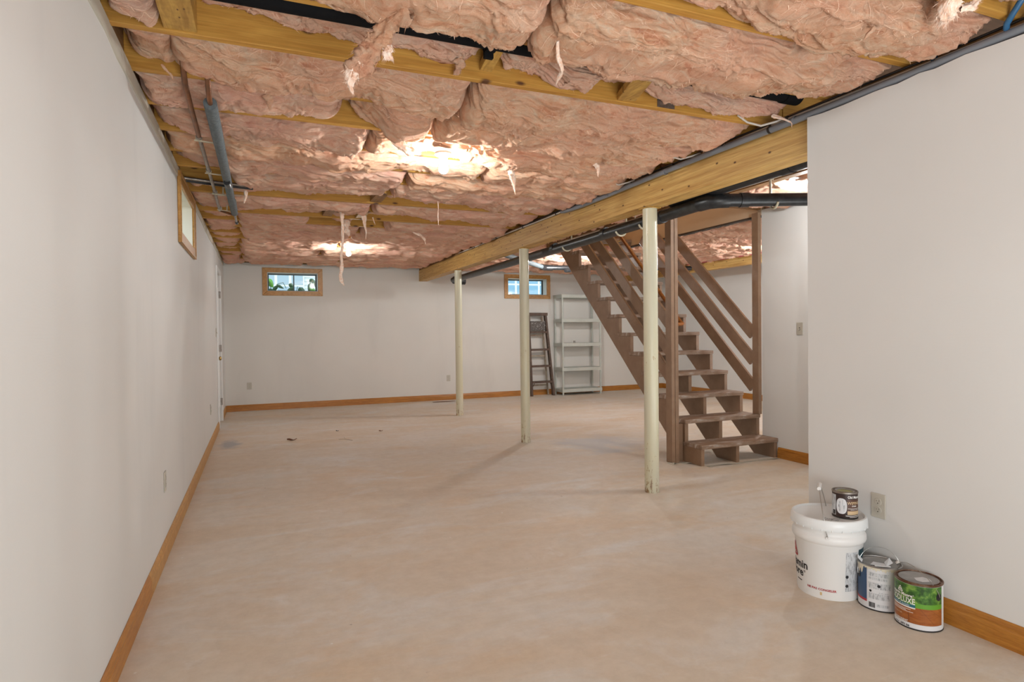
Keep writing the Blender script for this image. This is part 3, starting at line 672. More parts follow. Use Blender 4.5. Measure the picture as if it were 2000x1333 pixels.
# ------------------------------------------------------------------ outlets and switch
def outlet(c, axis, sgn, label, switch=False, group='wall outlets'):
    """plate centred at c; axis 'x' or 'y' is the wall normal, sgn direction into the room"""
    t = thing('light_switch' if switch else 'wall_outlet', label, 'switch' if switch else 'outlet', c, None if switch else group)
    def B(mb, a0, a1, z0, z1, d0, d1):
        if axis == 'x': mb.box(*(sorted((c[0]+sgn*d0, c[0]+sgn*d1))), c[1]+a0, c[1]+a1, c[2]+z0, c[2]+z1)
        else: mb.box(c[0]+a0, c[0]+a1, *(sorted((c[1]+sgn*d0, c[1]+sgn*d1))), c[2]+z0, c[2]+z1)
        return mb
    B(MB(), -.035, .035, -.057, .057, .0003, .006).build('plate', M['plate'], t, bevel=.003)
    if switch:
        B(MB(), -.006, .006, -.012, .012, .0062, .0075).build('slot', M['slot'], t)
        MB().beam((c[0]+sgn*.006, c[1], c[2]+.002), (c[0]+sgn*.020, c[1], c[2]-.009), .009, .007).build('toggle', M['plate'], t, bevel=.001)
        return
    for s in (-1, 1):
        cz = c[2]+s*.0195
        prof = [(.0005, sgn*.0085), (.0155, sgn*.0085), (.0165, sgn*.0075), (.0165, sgn*.0061)]
        f = MB().lathe([(r, h) for r, h in prof], (c[0], c[1], cz) , 24, axis).build('receptacle', M['plate'], t)
        mb = MB()
        for a, w, h in ((-.0062, .0022, .008), (.0062, .0022, .0065)): B(mb, a-w/2, a+w/2, s*.0195+.001, s*.0195+.001+h, .0086, .0090)
        mb.build('slots', plain_slot, f)
        if axis == 'x': MB().lathe([(.0003, sgn*.0091), (.0024, sgn*.0091), (.0024, sgn*.0086)], (c[0], c[1], cz-.0065), 10, 'x').build('ground_hole', M['slot'], f)
plain_slot = plain('soft_slot', (.20, .18, .14), .6)
outlet((XR, 1.944, .412), 'x', -1, 'ivory double outlet on the near right wall above the paint cans')
outlet((XL, 3.91, .419), 'x', 1, 'ivory outlet on the left wall, the one nearest the camera')
outlet((XL, 7.50, .417), 'x', 1, 'ivory outlet on the left wall, the farther one before the white door')
outlet((-.144, YB, .405), 'y', -1, 'ivory outlet low on the back wall left of the first window')
outlet((3.229, YB, .399), 'y', -1, 'ivory outlet low on the back wall beside the farthest column')
outlet((XW, 4.143, 1.238), 'x', -1, 'ivory light switch on the bright wall right of the staircase', True)
outlet((XL, 8.694, 1.274), 'x', 1, 'light switch on the left wall beside the white door', True)

# ------------------------------------------------------------------ shelf rack
sh = thing('shelf_rack', 'pale grey plastic rack of five shelves standing against the back wall', 'shelf', (5.83, 10.6, 0))
x0, x1, y0, y1 = 5.394, 6.275, 10.42, YB-.018
for i, z in enumerate((.055, .468, .945, 1.415, 1.885)):
    mb = MB(); e = .002
    mb.box(x0, x1, y0, y0+.022, z, z+.064); mb.box(x0, x1, y1-.022, y1, z, z+.064); mb.box(x0, x0+.022, y0+.022, y1-.022, z, z+.064); mb.box(x1-.022, x1, y0+.022, y1-.022, z, z+.064)
    zt0, zt1 = z+.052, z+.062; ya, yb_ = y0+.022, y1-.022
    bands = [(.05, .10), (.19, .24)]
    pos = ya
    for a, b in bands:
        mb.box(x0+.02, x1-.02, pos, ya+a, zt0, zt1); pos = ya+b
        mb.box(x0+.02, x0+.06, ya+a, ya+b, zt0, zt1); mb.box(x1-.06, x1-.02, ya+a, ya+b, zt0, zt1)
        xx = x0+.06
        while xx < x1-.06: mb.box(xx+.009, xx+.026, ya+a, ya+b, zt0, zt1); xx += .026
    mb.box(x0+.02, x1-.02, pos, yb_, zt0, zt1)
    mb.build('shelf', M['shelf'], sh)
for px in (x0+.024, x1-.024):
    for py in (y0+.024, y1-.024):
        MB().lathe([(.001, .0), (.014, 0), (.018, .02), (.019, .05), (.019, 1.89), (.001, 1.89)], (px, py, 0), 14).build('post', M['shelf'], sh, smooth=True)
t = thing('plastic_clip', 'small grey clip lying on the middle shelf of the plastic rack', 'clip', (5.68, 10.46, 1.009))
MB().box(5.665, 5.672, 10.452, 10.468, 1.009, 1.055).box(5.69, 5.697, 10.452, 10.468, 1.009, 1.055).box(5.665, 5.697, 10.452, 10.468, 1.032, 1.042).build('body', M['steel'], t)

# ------------------------------------------------------------------ stepladder
la = thing('stepladder', 'dark paint spattered wooden stepladder folded beside the plastic shelf rack', 'ladder', (5.02, 10.62, 0))
def lx(z, s): return (4.812+(-.03)*z/1.55) if s < 0 else (5.278-.135*z/1.55)
def ly(z): return 10.585+.055*z/1.55
for s in (-1, 1): MB().beam((lx(0, s), ly(0), .002), (lx(1.55, s), ly(1.55), 1.55), .040, .075, (0, -1, 0)).build('side_rail', M['ladder'], la, bevel=.003)
for z in (.262, .568, .885, 1.222):
    st_ = MB().box(lx(z, -1)+.012, lx(z, 1)-.012, ly(z)-.055, ly(z)+.045, z-.014, z+.024).build('step', M['ladder'], la, bevel=.003)
MB().box(4.735, 5.172, 10.585, 10.735, 1.545, 1.60).build('top_cap', M['ladder'], la, bevel=.004)
MB().box(lx(1.35, -1)+.03, lx(1.35, 1)-.03, ly(1.3)-.02, ly(1.3)+.004, 1.262, 1.44).build('pail_shelf', M['tray'], la)
for s in (-1, 1): MB().beam((lx(0, s)-s*.05, 10.715, .002), (lx(1.5, s)-s*.05, 10.70, 1.53), .024, .04, (0, -1, 0)).build('rear_leg', M['ladderlight'], la, bevel=.002)
for z in (.18, .75, 1.15): MB().box(lx(z, -1)+.07, lx(z, 1)-.07, 10.695, 10.715, z, z+.035).build('rear_bar', M['ladderlight'], la)
for s in (-1, 1): MB().tube([(lx(.2, s)-s*.012, ly(.2)-.02, .16), (lx(.2, s)-s*.07, ly(.2)-.02, .262)], .006, 6).build('brace', M['ladder'], la)

# ------------------------------------------------------------------ buckets and cans
def text_parts(s, size, bold=0):
    cu_ = bpy.data.curves.new('txt', 'FONT'); cu_.body = s; cu_.size = size; cu_.offset = bold; cu_.resolution_u = 2
    o = bpy.data.objects.new('txt', cu_); COL.objects.link(o)
    dg = bpy.context.evaluated_depsgraph_get(); me = bpy.data.meshes.new_from_object(o.evaluated_get(dg))
    V = [v.co.copy() for v in me.vertices]; F = [tuple(p.vertices) for p in me.polygons]
    bpy.data.objects.remove(o); bpy.data.curves.remove(cu_); bpy.data.meshes.remove(me); return V, F
def text_cyl(parent, s, size, c, r, z, end=None, start=None, mid=None, m='ink', bold=0, name='lettering', sx=1, lift=.0012):
    V, F = text_parts(s, size, bold); w = max(v.x for v in V)*sx
    rr = r(z) if callable(r) else r; tot = math.degrees(w/rr)
    a0 = end-tot if end is not None else start if start is not None else mid-tot/2
    out = []
    for v in V:
        zz = z+v.y; q = math.radians(a0)+v.x*sx/rr; ra = (r(zz) if callable(r) else r)+lift
        out.append((c[0]+ra*math.cos(q), c[1]+ra*math.sin(q), c[2]+zz))
    return MB().add(out, F).build(name, M[m], parent)
def tri_cyl(parent, c, r, a, z0, z1, wdeg, m, name='emblem', lift=.0012, inner=True):
    mb = MB()
    def P(aa, zz): 
        rr = (r(zz) if callable(r) else r)+lift; return (c[0]+rr*math.cos(math.radians(aa)), c[1]+rr*math.sin(math.radians(aa)), c[2]+zz)
    h = z1-z0
    def strip(p, q, t):  # thick line in (angle,z)
        n_ = 4
        for i in range(n_):
            a_, b_ = [(p[0]+(q[0]-p[0])*k/n_, p[1]+(q[1]-p[1])*k/n_) for k in (i, i+1)]
            rr = r(z0) if callable(r) else r
            da, dz = math.radians(q[0]-p[0])*rr, q[1]-p[1]; L = math.hypot(da, dz); na, nz = -dz/L*t/2, da/L*t/2; na = math.degrees(na/rr)
            mb.add([P(a_[0]-na, a_[1]-nz), P(b_[0]-na, b_[1]-nz), P(b_[0]+na, b_[1]+nz), P(a_[0]+na, a_[1]+nz)], [(0, 1, 2, 3)])
    t = h*.16
    strip((a-wdeg/2, z0), (a, z1), t); strip((a, z1), (a+wdeg/2, z0), t); strip((a-wdeg/2, z0), (a+wdeg/2, z0), t)
    if inner:
        strip((a-wdeg*.2, z0+h*.16), (a-wdeg*.1, z0+h*.5), t*.8); strip((a-wdeg*.1, z0+h*.5), (a, z0+h*.3), t*.8); strip((a, z0+h*.3), (a+wdeg*.1, z0+h*.5), t*.8); strip((a+wdeg*.1, z0+h*.5), (a+wdeg*.2, z0+h*.16), t*.8)
    return mb.build(name, M[m], parent)

BC = (2.48, 2.075, 0)
bk = thing('plastic_bucket', 'big white lidded plastic bucket with red French freeze warning, by the right wall', 'bucket', BC)
rb = lambda z: .1345+.0105*z/.25
MB().lathe([(.001, .003), (.128, .003), (.133, .0), (rb(.012), .012), (rb(.25), .25), (.1475, .253), (.154, .258), (.1575, .268), (.157, .283), (.153, .292), (.150, .296), (.149, .300), (.149, .318), (.152, .322), (.152, .345), (.001, .345)], BC, 72).build('body', M['white'], bk, smooth=True)
MB().lathe([(.154, .326), (.1605, .322), (.1635, .330), (.163, .343), (.1615, .358), (.157, .367), (.151, .369), (.1475, .366), (.146, .360), (.144, .3585), (.001, .3585)], BC, 72).build('lid', M['lidwhite'], bk, smooth=True)
mb = MB()
for i in range(24):
    a = 2*PI*i/24; mb.box(BC[0]+.1618*math.cos(a)-.002, BC[0]+.1618*math.cos(a)+.002, BC[1]+.1618*math.sin(a)-.002, BC[1]+.1618*math.sin(a)+.002, .321, .331)
mb.build('lid_tabs', M['lidwhite'], bk)
mb = MB()
for (dx, dy, w, h_, a) in ((-.075, -.06, .028, .018, .5), (-.04, -.075, .022, .014, .5)):
    ca, sa = math.cos(a), math.sin(a); mb.add([(BC[0]+dx+ca*p*w-sa*q*h_, BC[1]+dy+sa*p*w+ca*q*h_, .3590) for p, q in ((-1, -1), (1, -1), (1, 1), (-1, 1))], [(0, 1, 2, 3)])
mb.build('lid_stamp', M['print'], bk)
ear = (BC[0]-.156*math.cos(math.radians(39)), BC[1]-.156*math.sin(math.radians(39)))
u = Vector((math.cos(math.radians(219)), math.sin(math.radians(219)), 0)); lean = Vector((-.92, .38, 0))*.042
pts = [Vector(BC)+u*(.158*math.cos(t))+Vector((0, 0, .29+.205*math.sin(t)))+lean*math.sin(t) for t in np.linspace(0, PI, 30)]
bl_ = MB().tube(pts, .0022, 8).build('bail', M['wire'], bk, smooth=True)
mid = Vector(BC)+Vector((0, 0, .495))+lean
MB().tube([mid+u*.05+Vector((0, 0, -.004)), mid+u*.02+Vector((0, 0, .002)), mid-u*.02+Vector((0, 0, .002)), mid-u*.05+Vector((0, 0, -.004))], .009, 12).build('grip', M['white'], bl_, smooth=True)
MB().tube([Vector(BC)+u*.146+Vector((0, 0, .29)), Vector(BC)+u*.160+Vector((0, 0, .29))], .008, 12).build('bail_socket', M['white'], bk, smooth=True)
text_cyl(bk, 'Benjamin', .052, BC, rb, .117, end=182, bold=.0012, m='ink')
text_cyl(bk, 'Moore', .052, BC, rb, .078, end=171, bold=.0012, m='ink')
text_cyl(bk, '®', .016, BC, rb, .098, start=172, m='ink')
text_cyl(bk, 'NE PAS CONGELER', .0138, BC, rb, .040, mid=207, m='redink', bold=.0004, sx=1.06)
tri_cyl(bk, BC, rb, 143, .165, .225, 22, 'redink')
MB().patch(BC, rb, 150, 166, .052, .057).build('print_line', M['ink'], bk)
MB().patch(BC, rb, 249, 277, .046, .225).build('info_label', M['print'], bk)
MB().patch(BC, rb, 277.5, 335, .10, .232).build('dark_label', M['teal'], bk)
MB().patch(BC, rb, 277.5, 335, .078, .0995).build('blue_label_edge', M['navy'], bk)
mb = MB()
for z, a in ((.114, 252), (.072, 252)):
    pc = [(BC[0]+(rb(z)+.0012)*math.cos(math.radians(a+3*math.cos(t))), BC[1]+(rb(z)+.0012)*math.sin(math.radians(a+3*math.cos(t))), z+.0072*math.sin(t)) for t in np.linspace(0, 2*PI, 14)[:-1]]
    mb.add(pc, [tuple(range(13))])
mb.build('pictogram', M['ink'], bk)
MB().patch(BC, rb, 205, 208.5, .018, .032, thick=.001).build('date_stamp', plain('faded_orange_ink', (.62, .45, .22), .5), bk)

def can_body(c, t, r, h, bodym, lidm, rimm, bottomm):
    MB().lathe([(.001, .004), (r-.006, .004), (r-.002, 0), (r+.0012, .001), (r+.0012, .005), (r, .006)], c, 56).build('bottom_rim', M[bottomm], t, smooth=True)
    MB().lathe([(r, .0055), (r, h-.008)], c, 56).build('body', M[bodym], t, smooth=True)
    MB().lathe([(r, h-.0085), (r+.0022, h-.006), (r+.0022, h-.001), (r, h+.001), (r-.003, h), (r-.005, h-.006), (r-.009, h-.006), (r-.011, h-.0015), (r-.013, h-.001)], c, 56).build('rim', M[rimm], t, smooth=True)
    MB().lathe([(r-.012, h-.0016), (r-.016, h-.004), (r-.019, h-.006), (.001, h-.006)], c, 56).build('lid', M[lidm], t, smooth=True)
def wire_bail(c, t, r, h, a, zc, lift, leanv, rad=.0013, skew=0):
    u = Vector((math.cos(math.radians(a)), math.sin(math.radians(a)), 0)); L = Vector(leanv)
    pts = [Vector(c)+u*((r+.006)*math.cos(q))+Vector((0, 0, zc+lift*math.sin(q)**.8*(1+skew*(q/PI-.5))))+L*math.sin(q) for q in np.linspace(0, PI, 28)]
    return MB().tube(pts, rad, 7).build('bail', M['wire'], t, smooth=True)

# front can: green garden and deck label
C3 = (2.535, 1.685, 0); R3 = .0850; H3 = .192
c3 = thing('paint_can', 'brown rimmed gallon can of wood stain with a green garden and deck label, at front', 'can', C3)
can_body(C3, c3, R3, H3, 'paper', 'tin', 'brownstain', 'cable_b')
LA, LB = 95, 279
MB().patch(C3, R3, LA, LB, .112, H3-.009, thick=.0005).build('garden_picture', M['garden'], c3)
MB().patch(C3, R3, LA, LB, .093, .112, thick=.0005).build('grass_picture', M['grassink'], c3)
MB().patch(C3, R3, LA, LB, .026, .093, thick=.0005).build('deck_picture', M['deckink'], c3)
mb = MB()
for (a0_, z0_, a1_, z1_) in ((216, .093, 250, .034), (241, .093, 278, .052), (188, .075, 192, .028), (262, .093, 279, .074)):
    k = 8
    for i in range(k):
        q = [(a0_+(a1_-a0_)*j/k, z0_+(z1_-z0_)*j/k) for j in (i, i+1)]
        mb.add([(C3[0]+(R3+.0010)*math.cos(math.radians(a)), C3[1]+(R3+.0010)*math.sin(math.radians(a)), z) for a, z in ((q[0][0]-.35, q[0][1]), (q[0][0]+.35, q[0][1]), (q[1][0]+.35, q[1][1]), (q[1][0]-.35, q[1][1]))], [(0, 1, 2, 3)])
mb.build('deck_joints', M['deckline'], c3)
MB().patch(C3, R3, 100, 206, .0915, .1025, thick=.0011).build('teal_band', M['tealband'], c3)
MB().patch(C3, R3, 100, 206, .0865, .0915, thick=.0011).build('white_band', M['whiteink'], c3)
text_cyl(c3, 'WOODLUXE', .0330, C3, R3, .1045, end=205.5, m='whiteink', bold=.0006, sx=.72)
text_cyl(c3, 'Benjamin Moore', .0165, C3, R3, .1315, end=199, m='whiteink', bold=.0005, sx=.95)
text_cyl(c3, '®', .007, C3, R3, .138, start=199.5, m='whiteink')
tri_cyl(c3, C3, R3, 166, .146, .166, 15, 'whiteink')
text_cyl(c3, 'WATER-BASED', .0085, C3, R3, .0938, end=192, m='siding', sx=1.2, lift=.0016)
text_cyl(c3, 'EXTERIOR', .0100, C3, R3, .0525, end=172, m='tanink', sx=1.15)
text_cyl(c3, 'TRANSPARENT', .0105, C3, R3, .0275, end=188, m='whiteink', sx=1.1, bold=.0003)
text_cyl(c3, '692 06', .0120, C3, R3, .0090, end=192, m='ink', bold=.0003, sx=1.1)
mb = MB()
for z, e in ((.079, 195), (.074, 183), (.069, 201)): mb.patch(C3, R3, 128, e, z, z+.0018, thick=.001)
mb.build('print_line', M['whiteink'], c3)
MB().patch(C3, R3, 145, 162, .010, .0125, thick=.001).build('print_line', M['ink'], c3)
ea = 266
MB().add([(C3[0]+(R3+.0016)*math.cos(math.radians(ea+8.8*math.cos(t))), C3[1]+(R3+.0016)*math.sin(math.radians(ea+8.8*math.cos(t))), .143+.0150*math.sin(t)) for t in np.linspace(0, 2*PI, 24)[:-1]], [tuple(range(23))]).build('ear', M['ink'], c3)
wire_bail(C3, c3, R3, H3, ea, .143, .100, (-.030, .002, 0), skew=.75)
lab = [(-.028, -.018), (.020, -.030), (.036, -.010), (.030, .016), (-.014, .026), (-.034, .004)]
MB().prism([(C3[0]+.004+a*.86, C3[1]-.012+b) for a, b in lab], 'z', H3-.0058, H3-.0052).build('lid_sticker', M['paper'], c3)
MB().prism([(C3[0]+.016+a, C3[1]-.014+b) for a, b in ((-.008, -.006), (.006, -.008), (.009, .004), (-.005, .007))], 'z', H3-.0051, H3-.0049).build('sticker_stamp', M['print'], c3)

# middle can: white back label
C2 = (2.547, 1.866, 0)
cc2 = thing('paint_can', 'gallon paint can with dried cream drips and white printed label, beside the bucket', 'can', C2)
can_body(C2, cc2, R3, H3, 'paper', 'tin', 'tin', 'cable_b')
MB().patch(C2, R3, 80, 181, .042, H3-.009, thick=.0005).build('navy_panel', M['navy'], cc2)
MB().patch(C2, R3, 80, 181, .032, .042, thick=.0006).build('red_stripe', M['redink'], cc2)
mb = MB()
for z0_, z1_, a0_, a1_ in ((.150, .168, 186, 240), (.136, .147, 186, 236), (.098, .124, 186, 214), (.098, .124, 217, 244), (.052, .078, 186, 243), (.080, .084, 214, 240), (.020, .032, 208, 240)): mb.patch(C2, R3, a0_, a1_, z0_, z1_, thick=.0006)
mb.build('fine_print', M['print'], cc2)
mb = MB(); a = 187.0
random.seed(3)
while a < 203:
    w = random.choice((.4, .7, 1.2)); mb.patch(C2, R3, a, a+w, .014, .036, n=1, thick=.0012); a += w+random.choice((.4, .8))
mb.build('barcode', M['ink'], cc2)
mb = MB()
for z, a, rr in ((.112, 214, 4.2), (.086, 192, 3.2)): mb.add([(C2[0]+(R3+.0014)*math.cos(math.radians(a+rr*math.cos(t))), C2[1]+(R3+.0014)*math.sin(math.radians(a+rr*math.cos(t))), z+rr*.0016*math.sin(t)) for t in np.linspace(0, 2*PI, 16)[:-1]], [tuple(range(15))])
mb.build('pictogram', M['ink'], cc2)
# dried drips
mb = MB(); k = 60
top, bot = [], []
for i in range(k+1):
    a = 135+(262-135)*i/k; dz = .010+.004*math.sin(i*1.7)+.003*math.sin(i*.6)
    for a_c, w, L in ((152, 4.5, .044), (164, 4.0, .030), (143, 4, .02)): dz += L*math.exp(-((a-a_c)/w)**2)
    ra = R3+.0030
    top.append((C2[0]+ra*math.cos(math.radians(a)), C2[1]+ra*math.sin(math.radians(a)), H3-.002)); bot.append((C2[0]+(R3+.0018)*math.cos(math.radians(a)), C2[1]+(R3+.0018)*math.sin(math.radians(a)), H3-.002-dz))
mb.add(top+bot, [(i, i+1, k+2+i, k+1+i) for i in range(k)]); mb.build('paint_drip', M['cream'], cc2, smooth=True)
MB().add([(C2[0]+(R3+.0024)*math.cos(math.radians(149+8.5*math.cos(t))), C2[1]+(R3+.0024)*math.sin(math.radians(149+8.5*math.cos(t))), .138+.0135*math.sin(t)) for t in np.linspace(0, 2*PI, 24)[:-1]], [tuple(range(23))]).build('ear', M['ink'], cc2)
wire_bail(C2, cc2, R3, H3, 149, .140, .112, (.012, .020, 0))
mb = MB()
def ptri(pts): mb.add([(C2[0]+x, C2[1]+y, H3+z) for x, y, z in pts], [tuple(range(len(pts)))])
ptri([(-.055, .005, -.004), (-.02, -.045, -.004), (.018, -.035, -.003), (-.015, .02, -.003)]); ptri([(-.02, -.045, -.003), (.03, -.04, .004), (.045, -.012, .016), (.012, -.012, .001)])
ptri([(-.075, .03, .001), (-.05, .045, .004), (-.062, .06, .026), (-.082, .045, .018)]); ptri([(-.06, -.02, -.003), (-.01, -.06, -.003), (.0, -.05, -.001), (-.045, -.01, -.001)])
o = mb.build('peeled_sticker', M['foil'], cc2); sm = o.modifiers.new('s', 'SOLIDIFY'); sm.thickness = .0006
mb = MB(); ptri([(.045, -.045, 0), (.062, -.05, .004), (.072, -.035, .01), (.058, -.03, .002)]); o = mb.build('tape_scrap', M['whiteink'], cc2)

# quart can on the bucket lid
C1 = (2.524, 2.022, .3590); R1 = .0535; H1 = .122
q1 = thing('stain_can', 'small dark brown can with an olive lid standing on the white bucket lid', 'can', C1)
can_body(C1, q1, R1, H1, 'darkbrown', 'olive', 'steel', 'cable_b')
MB().lathe([(.0335, H1-.0052), (.039, H1-.0030), (.041, H1-.0015), (.042, H1-.002)], C1, 40).build('lid_ring', M['tin'], q1, smooth=True)
MB().patch(C1, R1, 110, 176, .012, .106, thick=.0005).build('side_print', M['print'], q1)
MB().patch(C1, R1, 156, 173, .014, .034, thick=.0008).build('barcode', M['cable_b'], q1)
oval = []
for t in np.linspace(0, 2*PI, 40)[:-1]:
    ca, sa = math.cos(t), math.sin(t); oval.append((204+24*math.copysign(abs(ca)**.75, ca), .058+.036*math.copysign(abs(sa)**.8, sa)))
MB().add([(C1[0]+(R1+.0011)*math.cos(math.radians(a)), C1[1]+(R1+.0011)*math.sin(math.radians(a)), C1[2]+z) for a, z in oval]+[(C1[0]+(R1+.0011)*math.cos(math.radians(204)), C1[1]+(R1+.0011)*math.sin(math.radians(204)), C1[2]+.058)],
         [(i, (i+1) % 39, 39) for i in range(39)]).build('oval_sticker', M['paper'], q1)
MB().patch(C1, R1, 194, 199, .035, .080, thick=.0016).patch(C1, R1, 207, 211, .060, .088, thick=.0016).patch(C1, R1, 212, 219, .034, .062, thick=.0016).build('sticker_print', M['print'], q1)
MB().patch(C1, R1, 229, 300, .026, .090, thick=.0005).build('brown_band', M['midbrown'], q1)
text_cyl(q1, 'Old Masters', .0170, C1, R1, .0955, start=231, m='whiteink', bold=.0005, sx=.8)
text_cyl(q1, 'WIPING', .0185, C1, R1, .0675, start=229, m='tanink', bold=.0004, sx=.95)
text_cyl(q1, 'STAIN', .0085, C1, R1, .0570, start=250, m='whiteink', bold=.0003)
MB().patch(C1, R1, 232, 300, .0475, .0492, thick=.001).patch(C1, R1, 244, 290, .0420, .0436, thick=.001).patch(C1, R1, 222, 300, .0135, .0160, thick=.001).patch(C1, R1, 240, 296, .0075, .0098, thick=.001).build('print_line', M['whiteink'], q1)
MB().patch(C1, R1, 230, 300, .020, .037, thick=.001).build('wood_swatch', M['tanink'], q1)

# ------------------------------------------------------------------ bits on the floor
def leafy(name, label, c, L, wd, m, cat, curl=.012, rot=0.):
    V = []; F = []; n = 9
    for i in range(n):
        t = i/(n-1); w = wd*math.sin(PI*(.06+.9*t))**.8
        for j in (-1, 0, 1):
            x, y = (t-.5)*L, j*w/2; V.append((c[0]+x*math.cos(rot)-y*math.sin(rot), c[1]+x*math.sin(rot)+y*math.cos(rot), .003+abs(j)*curl*(.5+.5*math.sin(6*t))+curl*.6*(t-.5)**2*4))
    for i in range(n-1):
        for j in range(2): F.append((i*3+j, i*3+3+j, i*3+4+j, i*3+1+j))
    t_ = thing(name, label, cat, (c[0], c[1], 0)); o = MB().add(V, F).build('blade', M[m], t_, smooth=True); sm = o.modifiers.new('s', 'SOLIDIFY'); sm.thickness = .0012
leafy('dead_leaf', 'curled reddish dry leaf on the floor, left part of the room', (.344, 7.53), .11, .05, 'debris', 'leaf', .02, .15)
leafy('bark_chip', 'dark chip on the floor under the middle of the back wall, left one', (.911, 7.98), .04, .03, 'cable_b', 'chip', .008, .2)
leafy('bark_chip', 'dark chip on the floor nearer the farthest column, right one of the pair', (1.414, 7.73), .055, .03, 'debris', 'chip', .010, .3)
leafy('flat_scrap', 'flat dark scrap lying by the back baseboard left of the farthest column', (3.05, 10.50), .42, .09, 'debris', 'scrap', .004, .05)
t = thing('dry_twig', 'thin forked dry twig on the floor near the reddish leaf', 'twig', (.93, 7.3, 0))
MB().tube([(.85, 7.33, .004), (.92, 7.30, .007), (.99, 7.20, .004)], .0022, 5).tube([(.92, 7.30, .007), (.925, 7.42, .01)], .0018, 5).build('stem', M['ladderlight'], t)

# ------------------------------------------------------------------ outside: ground, neighbour house, plants
struct(MB().box(XL-12, XE+8, YB+.27, 30, 1.55, 1.86).box(XL-12, XL-.30, -4, YB+.27, 1.55, 1.86), 'ground', M['soil'])
hs = thing('neighbour_house', 'white sided neighbouring house seen through the two basement windows', 'house', (3, 17, 1.86))
HY = 17.0
MB().box(-8, 16, HY+.03, HY+.3, 1.8, 6.5).build('wall', M['siding'], hs)
sd = None
for i in range(44):
    z = 1.86+.098*i
    if sd is None:
        sd = MB().add([(-8, HY+.028, 0), (16, HY+.028, 0), (16, HY-.004, 0), (-8, HY-.004, 0), (-8, HY+.028, .099), (16, HY+.028, .099), (16, HY+.018, .099), (-8, HY+.018, .099)],
                      [(0, 1, 2, 3), (4, 7, 6, 5), (3, 2, 6, 7), (0, 4, 5, 1), (0, 3, 7, 4), (1, 5, 6, 2)]).build('siding_board', M['siding'], hs); sd.location = (0, 0, z-1.86-.0+1.86-1.86)
        sd.location = (0, 0, z)
    else:
        o = sd.copy(); COL.objects.link(o); o.location = (0, 0, z)
def nwin(x0, x1, z0, z1, nx, nz, m):
    f = MB().box(x0, x1, HY-.06, HY-.02, z0, z1).build('window_frame', M['white'], hs)
    w = (x1-x0)/nx; h = (z1-z0)/nz
    for i in range(nx):
        for j in range(nz): MB().box(x0+i*w+.035, x0+(i+1)*w-.035, HY-.068, HY-.061, z0+j*h+.025, z0+(j+1)*h-.025).build('pane', M[m], f)
nwin(-.25, 1.15, 2.02, 4.0, 4, 4, 'pane2'); nwin(6.45, 8.75, 1.75, 3.6, 6, 4, 'pane')
def leaf_plant(name, label, stems, leaves, cat='plant'):
    t = thing(name, label, cat, (stems[0][0][0], stems[0][0][1], 1.86))
    for s_ in stems: MB().tube(s_, .006, 6).build('stem', M['leaf2'], t, smooth=True)
    for (c, L, w, ang, tilt, m) in leaves:
        V = []; F = []; n = 9; d_ = Vector((math.cos(ang), .15, math.sin(ang))).normalized(); sd_ = Vector((-math.sin(ang), tilt, math.cos(ang))).normalized()
        for i in range(n):
            q = i/(n-1); ww = w*math.sin(PI*min(1, .04+.96*q))**.7*(1-.45*q)*1.2
            for j in (-1, 0, 1): V.append(Vector(c)+d_*(q*L)+sd_*(j*ww/2)+Vector((0, abs(j)*ww*.18, -.25*L*q*q)))
        for i in range(n-1):
            for j in range(2): F.append((i*3+j, i*3+3+j, i*3+4+j, i*3+1+j))
        o = MB().add(V, F).build('leaf', M[m], t, smooth=True); sm = o.modifiers.new('s', 'SOLIDIFY'); sm.thickness = .002
yp = YB+.60
leaf_plant('broadleaf_plant', 'plant with one bright green leaf outside the first window, at its left', [[(.20, yp, 1.86), (.22, yp, 2.05), (.19, yp, 2.16)], [(.25, yp, 1.86), (.32, yp, 2.12), (.42, yp, 2.15), (.47, yp, 2.05)]],
           [((.155, yp, 2.20), .15, .13, -.75, .3, 'leaf1'), ((.33, yp, 2.09), .14, .07, -2.4, .2, 'leaf2'), ((.31, yp, 2.10), .13, .06, -.2, .3, 'leaf2'), ((.24, yp, 2.03), .13, .08, -2.6, .3, 'leaf2'), ((.19, yp, 1.96), .22, .08, -.1, .4, 'leaf2')])
leaf_plant('broadleaf_plant', 'dark leafy plant outside the first window below the centre bar', [[(.55, yp+.05, 1.86), (.58, yp+.05, 2.06)], [(.62, yp+.05, 1.86), (.66, yp+.05, 2.09), (.76, yp+.05, 2.04)]],
           [((.52, yp+.05, 2.13), .10, .09, -.5, .3, 'leaf2'), ((.60, yp+.05, 2.06), .17, .10, -2.6, .3, 'leaf2'), ((.68, yp+.05, 2.06), .16, .13, -.7, .3, 'leaf2'), ((.46, yp+.05, 1.98), .16, .07, .1, .4, 'leaf2')])
leaf_plant('broadleaf_plant', 'dark leafy branch outside the first window at its right end', [[(.98, yp, 1.86), (.98, yp, 2.10), (.90, yp, 2.22)]],
           [((.87, yp, 2.22), .16, .11, -.75, .3, 'leaf2'), ((.90, yp, 2.15), .14, .10, -2.0, .3, 'leaf2'), ((.86, yp, 2.07), .11, .09, -.3, .3, 'leaf1'), ((.85, yp, 1.99), .16, .06, .2, .3, 'leaf2')])
leaf_plant('bush', 'yellowish green bush outside the second window', [[(5.28, yp+.5, 1.86), (5.30, yp+.5, 2.0)]],
           [((5.28+.05*math.cos(i*2.4), yp+.5+.03*math.sin(i), 1.93+.018*(i % 6)), .12, .06, i*.7, .3, 'leaf3' if i % 3 else 'leaf2') for i in range(16)], 'bush')

